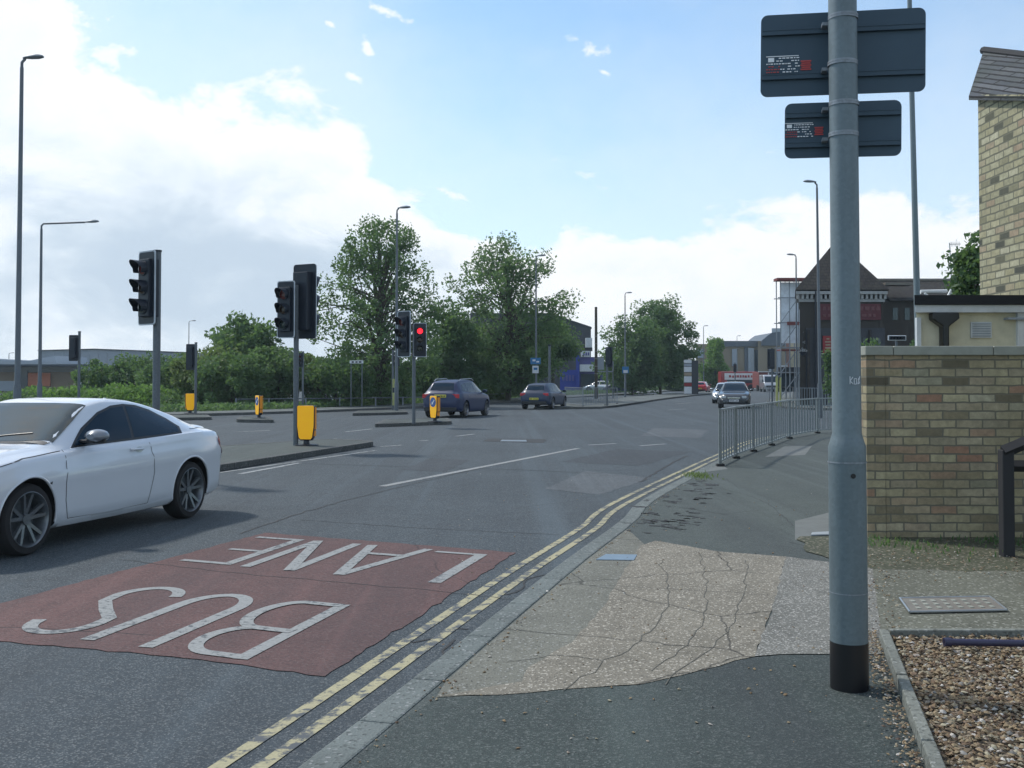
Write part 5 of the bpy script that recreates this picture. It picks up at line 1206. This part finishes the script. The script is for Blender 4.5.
def wheel(parent, x, y, sgn, r, w=.215, spokes=10, rimmat='rim_silver'):
    g = MB(); prof = [(r * .745, -w / 2 + .01), (r * .78, -w / 2), (r * .93, -w / 2 + .005), (r * .985, -w / 2 + .03), (r, -w / 4), (r, w / 4), (r * .985, w / 2 - .03), (r * .93, w / 2 - .005), (r * .78, w / 2), (r * .745, w / 2 - .01)]
    def lathe(prof, mat, name, par, n=40):
        q = MB(); m = len(prof)
        q.add([(x + math.cos(2 * math.pi * k / n) * pr, y + py * sgn, r + math.sin(2 * math.pi * k / n) * pr) for k in range(n) for pr, py in prof], [(k * m + j, k * m + j + 1, ((k + 1) % n) * m + j + 1, ((k + 1) % n) * m + j) for k in range(n) for j in range(m - 1)])
        return q.build(name, mat, par, smooth=True)
    wl = lathe(prof, 'tyre', 'wheel', parent)
    lathe([(r * .745, w / 2 - .01), (r * .775, w / 2 + .002), (r * .76, w / 2 + .004), (r * .72, w / 2 - .012), (r * .70, -w * .2), (0.001, -w * .15)], rimmat, 'rim', wl)
    g = MB(); ro = r * .745
    for k in range(spokes // 2):
        for da in (-.17, .17):
            a = 2 * math.pi * k / (spokes // 2) + math.pi / 2; a0, a1 = a + da * .5, a + da * 1.35
            p0 = Vector((math.cos(a0) * r * .12, 0, math.sin(a0) * r * .12)); p1 = Vector((math.cos(a1) * ro, 0, math.sin(a1) * ro))
            dd = (p1 - p0).normalized(); nn = Vector((-dd.z, 0, dd.x)) * .014
            yy0, yy1 = y + sgn * (w / 2 - .045), y + sgn * (w / 2 - .012); yb = y + sgn * (w / 2 - .06)
            c = Vector((x, 0, r)); V = [c + p0 + nn * 1.3, c + p0 - nn * 1.3, c + p1 - nn, c + p1 + nn]
            g.add([(V[0].x, yy0, V[0].z), (V[1].x, yy0, V[1].z), (V[2].x, yy1, V[2].z), (V[3].x, yy1, V[3].z), (V[0].x, yb, V[0].z), (V[1].x, yb, V[1].z), (V[2].x, yb, V[2].z), (V[3].x, yb, V[3].z)], [(0, 1, 2, 3), (7, 6, 5, 4), (0, 4, 5, 1), (1, 5, 6, 2), (2, 6, 7, 3), (3, 7, 4, 0)])
    g.build('spokes', rimmat, wl)
    g = MB(); g.tube([(x, y + sgn * (w / 2 - .07), r), (x, y + sgn * (w / 2 - .03), r)], r * .15, 14); g.build('hub', rimmat, wl)
    g = MB(); g.tube([(x, y + sgn * (-w * .12), r), (x, y + sgn * (-w * .08), r)], r * .45, 20); g.build('brake_disc', 'dull_post', wl)
    return wl
def make_car(c, label, cat, loc, rz, name='car'):
    t = thing(name, label, cat, loc, rz, group=c.get('group')); sh = Shape(c); xf, xr = c['xf'], c['xr']; K = len(sh.ring(0))
    n = c.get('n', 90); xs = [xr + (xf - xr) * (.5 - .5 * math.cos(math.pi * i / n)) * 1.0 for i in range(n + 1)]
    g = MB(); m = 2 * K - 1; vs = []
    for x in xs:
        r = sh.ring(x); vs += [(x, y, z) for y, z in r] + [(x, -y, z) for y, z in r[:-1][::-1]]
    fs = []
    for i in range(n):
        for k in range(m): fs.append((i * m + k, i * m + (k + 1) % m, (i + 1) * m + (k + 1) % m, (i + 1) * m + k))
    fs += [tuple(range(m)), tuple(range(n * m, (n + 1) * m))[::-1]]
    g.add(vs, fs); body = g.build('body', c['paint'], t)
    R_ = c['r']; tw = c.get('tw', .215)
    for ax in c['axles']:
        W = sh.W(ax)
        for sg in (1, -1):
            cu = MB(); cu.tube([(ax, sg * (W - .30), R_ + .012), (ax, sg * (W + .3), R_ + .012)], R_ + .042, 44); co = cu.build('cutter', 'wheel_well', t)
            body.data.materials.append(MATS['wheel_well']) if len(body.data.materials) < 2 else None
            md = body.modifiers.new('b', 'BOOLEAN'); md.operation = 'DIFFERENCE'; md.solver = 'EXACT'; md.object = co; md.material_mode = 'TRANSFER'
            bpy.context.view_layer.update(); dg = bpy.context.evaluated_depsgraph_get(); dg.update(); me = bpy.data.meshes.new_from_object(body.evaluated_get(dg));  body.modifiers.clear(); body.data = me
            bpy.data.objects.remove(co, do_unlink=True)
    for p in body.data.polygons: p.use_smooth = True
    body.data.set_sharp_from_angle(angle=R(48)); body.data.name = 'body'
    for ax in c['axles']:
        for sg in (1, -1): wheel(t, ax, sg * (sh.W(ax) - tw / 2 - .022), sg, R_, tw, rimmat=c.get('rim', 'rim_silver'))
    # arch lips
    for ax in c['axles']:
        for sg in (1, -1):
            pts = []
            for k in range(25):
                a = R(-12 + 204 * k / 24); px_, pz_ = ax + math.cos(a) * (R_ + .05), R_ + .012 + math.sin(a) * (R_ + .05)
                if pz_ > sh.B(px_) + .03: pts.append((px_, sg * (sh.side(px_, pz_) - .002), pz_))
            MB().tube(pts, .012, 6).build('arch_lip', c.get('lip', c['paint']), t, smooth=True)
    for sg in (1, -1):
        for k, poly in enumerate(c['side_glass']): panel(poly, 'side', sh, sg, .004, 'side_window', 'car_glass', t)
        if 'glass_trim' in c: panel(c['glass_trim'], 'side', sh, sg, .0022, 'window_surround', 'car_trim', t)
        for ln in c.get('seams', ()): panel(sline(ln, .007), 'side', sh, sg, .0025, 'panel_seam', 'car_trim', t, .05)
        for (hx, hz_) in c.get('handles', ()):
            y = sh.side(hx, hz_); g = MB(); g.tube([(hx - .10, sg * (y + .002), hz_), (hx - .08, sg * (y + .030), hz_ + .002), (hx + .08, sg * (y + .030), hz_ + .004), (hx + .10, sg * (y + .002), hz_ + .004)], .013, 8); g.build('door_handle', c['paint'], t, smooth=True)
            panel([(hx - .055 + .055 * math.cos(a) * 1.2, hz_ - .006 + .03 * math.sin(a)) for a in np.linspace(0, 2 * math.pi, 16, endpoint=False)], 'side', sh, sg, .0026, 'handle_recess', 'chrome' if 0 else 'paint_silver', t)
        if 'skirt' in c: panel(c['skirt'], 'side', sh, sg, .012, 'side_skirt', c['paint'], t)
        for nm, poly, mt in c.get('side_bits', ()): panel(poly, 'side', sh, sg, .006, nm, mt, t, .04)
        # door mirror
        mx, mz = c['mirror']; y = sh.side(mx, mz); hw = .085
        g = MB(); prof = [(-.085, .55), (-.07, .9), (-.02, 1.0), (.05, .86), (.095, .4)]; nn_ = 16; vs = []
        for a, s in prof:
            for k in range(nn_): q = 2 * math.pi * k / nn_; vs.append((mx + a, sg * (y + .155 + math.cos(q) * .115 * s), mz + .055 + math.sin(q) * (.075 if math.sin(q) > 0 else .055) * s))
        g.add(vs, [(i * nn_ + k, i * nn_ + (k + 1) % nn_, (i + 1) * nn_ + (k + 1) % nn_, (i + 1) * nn_ + k) for i in range(4) for k in range(nn_)] + [tuple(range(nn_)), tuple(range(4 * nn_, 5 * nn_))])
        mr = g.build('door_mirror', c.get('mirror_paint', c['paint']), t, smooth=True)
        MB().box((mx, sg * (y + .075), mz + .008), (.10, .17, .03)).build('mirror_foot', 'car_trim', mr, bevel=.008)
        MB().tube([(mx - .0, sg * (y + .05), mz + .004), (mx, sg * (y + .26), mz + .012)], .022, 8).build('mirror_base', 'car_trim', mr)
        MB().add([(mx - .088, sg * (y + .155 + math.cos(q) * .06), mz + .055 + math.sin(q) * .035) for q in np.linspace(0, 6.283, 16, endpoint=False)], [tuple(range(16))]).build('mirror_glass', 'car_glass', mr)
    for nm, poly, mt in c['top_glass']: panel(poly, 'top', sh, 1, .005, nm, mt, t)
    # ends: flat-ish lamps, plates and grilles sitting on the nose / tail
    for nm, x, y0, y1, z0, z1, mt, both in c['ends']:
        for sg in ((1, -1) if both else (1,)):
            dx = .02 if x > 0 else -.02
            o = MB().box((x, sg * (y0 + y1) / 2, (z0 + z1) / 2), (.05, abs(y1 - y0), z1 - z0)).build(nm, mt, t, bevel=.012)
            if nm == 'number_plate':
                g = MB()
                for k in range(7):
                    if k != 4: g.box((x + (.026 if x > 0 else -.026), y0 + (y1 - y0) * (.12 + k * .125), (z0 + z1) / 2), (.004, .035, .06))
                g.build('plate_characters', 'black_plastic', o)
    if 'fin' in c:
        for y0, y1 in ((.05, .55), (-.55, -.02)):
            pts = [(1.0 - abs(a) * .08 - .02, a, sh.topz(.93, a) - .0 + .025 + .03 * k) for k, a in enumerate((y0, (y0 + y1) / 2, y1))]
            MB().tube(pts, .009, 6).build('wiper', 'car_trim', t)
    if 'fin' in c: fx = c['fin']; MB().plate([(fx - .08, c['T'](fx) - .01), (fx + .08, c['T'](fx) - .01), (fx - .05, c['T'](fx) + .05), (fx - .08, c['T'](fx) + .05)], -.015, .015).build('roof_aerial', c['paint'], t, bevel=.01)
    return t
def symtop(pts): return [(x, y) for x, y in pts] + [(x, -y) for x, y in pts[::-1]]
COUPE = dict(paint='paint_white', mirror_paint='mirror_grey', xf=2.12, xr=-2.20, r=.328, axles=(1.345, -1.345), tw=.220, rim='dark_rim', n=120,
    top=[(-2.20, .60), (-2.18, .72), (-2.12, .90), (-2.05, 1.0), (-1.97, 1.05), (-1.88, 1.072), (-1.72, 1.09), (-1.25, 1.245), (-.8, 1.355), (-.40, 1.405), (-.1, 1.412), (.18, 1.375), (.55, 1.20), (.90, 1.03), (1.0, .995), (1.5, .945), (1.8, .87), (2.0, .76), (2.08, .66), (2.12, .56)],
    belt=[(-2.20, .56), (-2.12, .84), (-2.03, .94), (-1.9, .985), (-1.5, .995), (-.8, .975), (0, .945), (.8, .915), (1.2, .90), (1.6, .86), (1.9, .78), (2.12, .54)],
    plan=[(-2.20, .66), (-2.14, .77), (-1.97, .85), (-1.5, .885), (-1.0, .875), (0, .868), (.9, .868), (1.4, .885), (1.8, .845), (2.0, .73), (2.12, .50)],
    glass=[(-2.20, .50), (-2.06, .66), (-1.75, .66), (-1.0, .585), (-.1, .60), (.22, .60), (.63, .66), (1.0, .72), (1.6, .70), (2.0, .55), (2.12, .36)],
    bottom=[(-2.20, .42), (-2.10, .27), (-1.8, .22), (0, .19), (1.7, .20), (2.12, .26)], crease=.030,
    side_glass=[[(.64, .958), (.40, 1.10), (.10, 1.245), (-.14, 1.305), (-.36, 1.318), (-.28, .985), (.2, .972)], [(-.325, .988), (-.405, 1.318), (-.6, 1.30), (-.84, 1.245), (-1.08, 1.15), (-1.20, 1.065), (-1.17, 1.012), (-.95, 1.0)]],
    glass_trim=[(.70, .937), (.42, 1.118), (.10, 1.268), (-.15, 1.33), (-.38, 1.343), (-.62, 1.325), (-.87, 1.268), (-1.12, 1.165), (-1.255, 1.065), (-1.21, .99), (-.8, .975), (0, .955), (.4, .947)],
    seams=[[(.83, .93), (.85, .7), (.845, .45), (.80, .26)], [(-.52, .98), (-.56, .8), (-.60, .6), (-.55, .42), (-.50, .27)], [(.80, .27), (.2, .255), (-.50, .27)], [(-1.42, 1.03), (-1.75, 1.03), (-2.1, .985)], [(.86, .92), (1.4, .885), (1.75, .82)]],
    handles=[(-.28, .865)], skirt=[(.92, .20), (.90, .27), (.2, .262), (-.5, .27), (-.92, .30), (-.93, .21), (0, .195)],
    side_bits=[('side_badge', [(1.06, .62), (1.10, .635), (1.06, .65)], 'car_trim'), ('side_lamp', [(-2.15, .68), (-2.02, .76), (-1.96, .88), (-2.0, .93), (-2.10, .86)], 'tail_red'), ('headlamp', [(2.06, .60), (1.93, .64), (1.86, .70), (1.94, .735), (2.04, .70)], 'head_glass')],
    mirror=(.49, .985), top_glass=[('windscreen', symtop([(.235, 0), (.225, .35), (.20, .585), (.55, .655), (.86, .715), (.94, .4), (.96, 0)])[:7] + [(.94, -.4), (.86, -.715), (.55, -.655), (.20, -.585), (.225, -.35)], 'windscreen_glass'), ('rear_window', [(-.88, 0), (-.89, .3), (-.92, .53), (-1.3, .57), (-1.62, .60), (-1.66, .3), (-1.67, 0), (-1.66, -.3), (-1.62, -.60), (-1.3, -.57), (-.92, -.53), (-.89, -.3)], 'car_glass'), ('scuttle', [(.955, -.69), (.88, -.70), (.95, -.4), (.97, 0), (.95, .4), (.88, .70), (.955, .69), (1.01, .4), (1.02, 0), (1.01, -.4)], 'car_trim')],
    ends=[('number_plate', -2.19, -.26, .26, .50, .61, 'plate_yellow', False), ('tail_lamp', -2.13, .44, .70, .74, .86, 'tail_red', True), ('number_plate', 2.125, -.26, .26, .40, .50, 'plate_white', False), ('kidney_grille', 2.10, .03, .22, .48, .60, 'black_plastic', True), ('headlamp', 2.02, .46, .66, .58, .69, 'head_glass', True), ('lower_grille', 2.08, -.4, .4, .29, .40, 'black_plastic', False)])
galv('dark_rim', (0.17, 0.19, 0.21), .1, .32)
MATS['dark_rim'].node_tree.nodes['Principled BSDF'].inputs['Metallic'].default_value = .6
COUPE['fin'] = -.85; COUPE['T'] = interp(COUPE['top'])
fw, rw = gp(25, 555, 0), gp(188, 518.5, 0)
def place_by_wheels(front, rear):
    f = Vector((-4.47, 9.62)); r_ = Vector((-3.78, 12.22)); return f, r_
f_, r_ = Vector((-4.385, 9.66)), Vector((-3.73, 12.16)); hd = (f_ - r_).normalized(); lf = Vector((-hd.y, hd.x)); mid = (f_ + r_) / 2 - lf * .86
make_car(COUPE, 'white two-door coupe with dark spoked wheels driving towards the camera at the left', 'car', (mid.x, mid.y, 0), math.atan2(hd.y, hd.x), 'coupe')

def boxy(paint, L, W, Hh, kind, **k):
    "hatchback / sport utility profile from a few measures"
    xf, xr = L / 2, -L / 2; w = W / 2; hb = Hh * .645; hood = Hh * (.62 if kind == 'hatch' else .66)
    c = dict(paint=paint, xf=xf, xr=xr, r=k.get('r', .33), axles=(xf - .86, xr + .80), tw=.21, n=64,
        top=[(xr, hood * .8), (xr + .05, hood * .98), (xr + .12, hb * 1.04), (xr + .28, Hh * .80), (xr + .50, Hh * .925), (xr + .85, Hh * .975), (-.2, Hh), (.15, Hh * .985), (.5, Hh * .915), (1.12, hood * 1.05), (1.3, hood), (xf - .35, hood * .90), (xf - .1, hood * .76), (xf, hood * .58)],
        belt=[(xr, hood * .7), (xr + .1, hb * .98), (xr + .5, hb), (0, hb * .985), (1.0, hb * .95), (xf - .5, hood * .86), (xf, hood * .55)],
        plan=[(xr, w * .76), (xr + .12, w * .89), (xr + .5, w * .98), (0, w), (xf - .9, w), (xf - .3, w * .92), (xf, w * .72)],
        glass=[(xr, w * .66), (xr + .4, w * .60), (-.2, w * .64), (.5, w * .66), (1.2, w * .80), (xf - .4, w * .74), (xf, w * .5)],
        bottom=[(xr, .38), (xr + .3, .26), (0, .22), (xf - .3, .24), (xf, .3)],
        side_glass=[[(.98, hb + .005), (.55, Hh * .85), (.25, Hh * .915), (-.1, Hh * .93), (-.1, hb + .02)], [(-.17, hb + .02), (-.17, Hh * .93), (-.7, Hh * .92), (-.95, Hh * .905), (-1.0, hb + .03)], [(-1.07, hb + .03), (-1.02, Hh * .895), (xr + .80, Hh * .865), (xr + .55, hb + .10)]],
        seams=[[(1.02, hb), (1.0, .5), (.95, .28)], [(-.13, hb), (-.13, .28)], [(-1.05, hb), (-1.1, .62)]], handles=[(-.0, hb * .9), (-1.0, hb * .91)], mirror=(.82, hb + .01),
        top_glass=[('windscreen', [(.42, 0), (.40, w * .57), (.8, w * .66), (1.12, w * .76), (1.18, 0), (1.12, -w * .76), (.8, -w * .66), (.40, -w * .57)], 'car_glass'), ('rear_window', [(xr + .46, w * .50), (xr + .20, w * .58), (xr + .17, 0), (xr + .20, -w * .58), (xr + .46, -w * .50), (xr + .47, 0)], 'car_glass')],
        ends=[('number_plate', xr - .0, -.26, .26, hood * .58, hood * .58 + .12, 'plate_yellow', False), ('tail_lamp', xr + .06, w * .56, w * .90, hb * .80, hb * .96, 'tail_red', True), ('headlamp', xf - .07, w * .48, w * .76, hood * .62, hood * .76, 'head_glass', True), ('grille', xf - .01, -.35, .35, hood * .60, hood * .70, 'chrome', False), ('number_plate', xf + .0, -.26, .26, hood * .42, hood * .42 + .12, 'plate_white', False), ('rear_bumper', xr + .0, -w * .78, w * .78, .30, .45, 'car_trim', False), ('lower_grille', xf - .02, -.5, .5, .28, .40, 'car_trim', False)])
    c.update(k); return c
def car_at(px, Y, head, c, label, cat='car', name='car', z=0): return make_car(c, label, cat, (X(px, Y), Y, z), R(head), name)
suv = boxy('paint_navy', 4.38, 1.84, 1.62, 'suv', r=.35)
suv['ends'] = [e if not (e[0] == 'number_plate' and e[1] < 0) else ('number_plate', e[1] + .01, -.26, .26, .86, .98, 'plate_yellow', False) for e in suv['ends']]
s_ = car_at(458, 46.3, 73, suv, 'dark navy crossover with silver roof rails driving away behind the edge-on bollard', name='crossover')
for sg in (1, -1): MB().tube([(-1.45, sg * .55, 1.55), (-1.25, sg * .56, 1.63), (.1, sg * .58, 1.66), (.35, sg * .58, 1.58)], .02, 8).build('roof_rail', 'steel', s_, smooth=True)
car_at(544.5, 58.8, 72, boxy('paint_graphite', 4.1, 1.78, 1.44, 'hatch'), 'grey hatchback driving away beside the blue arrow bollard', name='hatchback')
dk = car_at(734.5, 60.5, -103, boxy('paint_black', 4.4, 1.80, 1.50, 'hatch'), 'dark car with chrome grille approaching above the near railing', name='estate_car')
car_at(725.5, 73, -104, boxy('paint_silver', 4.2, 1.72, 1.42, 'hatch'), 'pale silver car following close behind the dark approaching car', name='hatchback')
car_at(702, 130, 72, boxy('paint_red', 4.1, 1.75, 1.42, 'hatch'), 'small red car driving away in the distance on the left lane', name='hatchback')
car_at(786, 150, -100, boxy('paint_red', 4.2, 1.75, 1.42, 'hatch'), 'distant red car seen between the banded post and the pub', name='hatchback')
car_at(622, 122, 165, boxy('paint_graphite', 4.3, 1.76, 1.42, 'hatch'), 'dark parked car under the trees behind the reservation', name='parked_car', z=.12)
car_at(601, 124, 150, boxy('paint_silver', 4.1, 1.74, 1.40, 'hatch'), 'silver parked car half hidden behind the reservation railings', name='parked_car', z=.12)
# vans behind the bus
def bus():
    Y = 158; t = thing('red_bus', 'red bus with broad white and red advertising side crossing in the distance', 'bus', (X(739, Y), Y, 0), rz=0)
    L = X(757, Y) - X(721, Y); g = MB(); cx = 0; Hh = H(371.5, Y)
    MB().box((0, 1.2, Hh / 2 + .2), (L, 2.4, Hh - .4)).build('body', 'bus_red', t, bevel=.12)
    sgn = MB().box((.1, -.02, Hh * .74), (L * .84, .05, Hh * .34)).build('side_panel', 'bus_white', t)
    g = MB(); rnd = random.Random(6); x = -L * .25
    while x < L * .36: w = rnd.uniform(.2, .38); g.box((x, -.05, Hh * .74 + rnd.uniform(-.04, .04)), (w, .03, Hh * .12)); x += w + .12
    g.build('panel_lettering', 'bus_red', sgn)
    MB().box((.1, -.02, Hh * .5), (L * .7, .04, Hh * .2)).build('side_window', 'window_dark', t)
    MB().box((L / 2 + .01, 1.2, Hh * .55), (.04, 2.0, Hh * .4)).build('windscreen', 'window_dark', t)
    for x in (-L * .33, L * .33): MB().tube([(x, -.03, .48), (x, .25, .48)], .48, 20).build('wheel', 'tyre', t)
bus()
def van(px, Y, head, paint, label):
    t = thing('van', label, 'van', (X(px, Y), Y, 0), R(head))
    g = MB(); g.plate([(-2.5, .35), (2.45, .35), (2.5, .9), (2.3, 1.15), (1.75, 1.3), (1.2, 2.1), (.9, 2.3), (-2.5, 2.3)], -.95, .95); g.build('body', paint, t, bevel=.08)
    g = MB(); g.add([(1.80, -.8, 1.32), (1.80, .8, 1.32), (1.27, .75, 2.08), (1.27, -.75, 2.08)], [(0, 1, 2, 3)]); g.build('windscreen', 'car_glass', t)
    for sg in (1, -1): MB().plate([(.5, 1.35), (1.55, 1.35), (1.15, 1.95), (.5, 1.95)], sg * .95 - .01, sg * .95 + .01).build('side_window', 'car_glass', t)
    MB().box((2.47, 0, .75), (.05, 1.5, .25)).build('grille', 'car_trim', t)
    for x in (-1.5, 1.6):
        for sg in (1, -1): MB().tube([(x, sg * .72, .33), (x, sg * .96, .33)], .33, 18).build('wheel', 'tyre', t)
van(769, 142, -95, 'paint_silver', 'pale van behind the signal at the pub corner')
tk = thing('red_lorry', 'tall red lorry with white edge directly right of the red bus', 'lorry', (X(764, 150), 150, 0))
MB().box((0, 2, 1.6), (1.5, 4, 2.3)).build('cargo_box', 'rust_red', tk, bevel=.05); MB().box((.05, -.05, 2.78), (1.7, .3, .10)).build('top_edge', 'bus_white', tk); MB().box((.65, -.02, 1.65), (.16, .05, 2.0)).build('corner_strip', 'bus_white', tk)
for sg in (-1, 1): MB().tube([(sg * .7, .4, .45), (sg * .95, .4, .45)], .45, 16).build('wheel', 'tyre', tk)

# ------------------------------------------------------------------ air
def haze():
    g = MB(); g.box((0, 230, 44), (700, 620, 90.2)); m = bpy.data.materials.new('haze'); m.use_nodes = True; T = NT(m.node_tree); T.n.clear()
    o = T.node('ShaderNodeOutputMaterial'); v = T.node('ShaderNodeVolumePrincipled', inp={'Color': (0.72, 0.88, 1.0, 1), 'Density': 0.00038, 'Anisotropy': 0.3}); T.l.new(v.outputs[0], o.inputs['Volume'])
    MATS['haze'] = m; tag(g.build('haze', 'haze'), 'thin summer haze over the whole road scene', 'haze', kind='stuff')
haze()
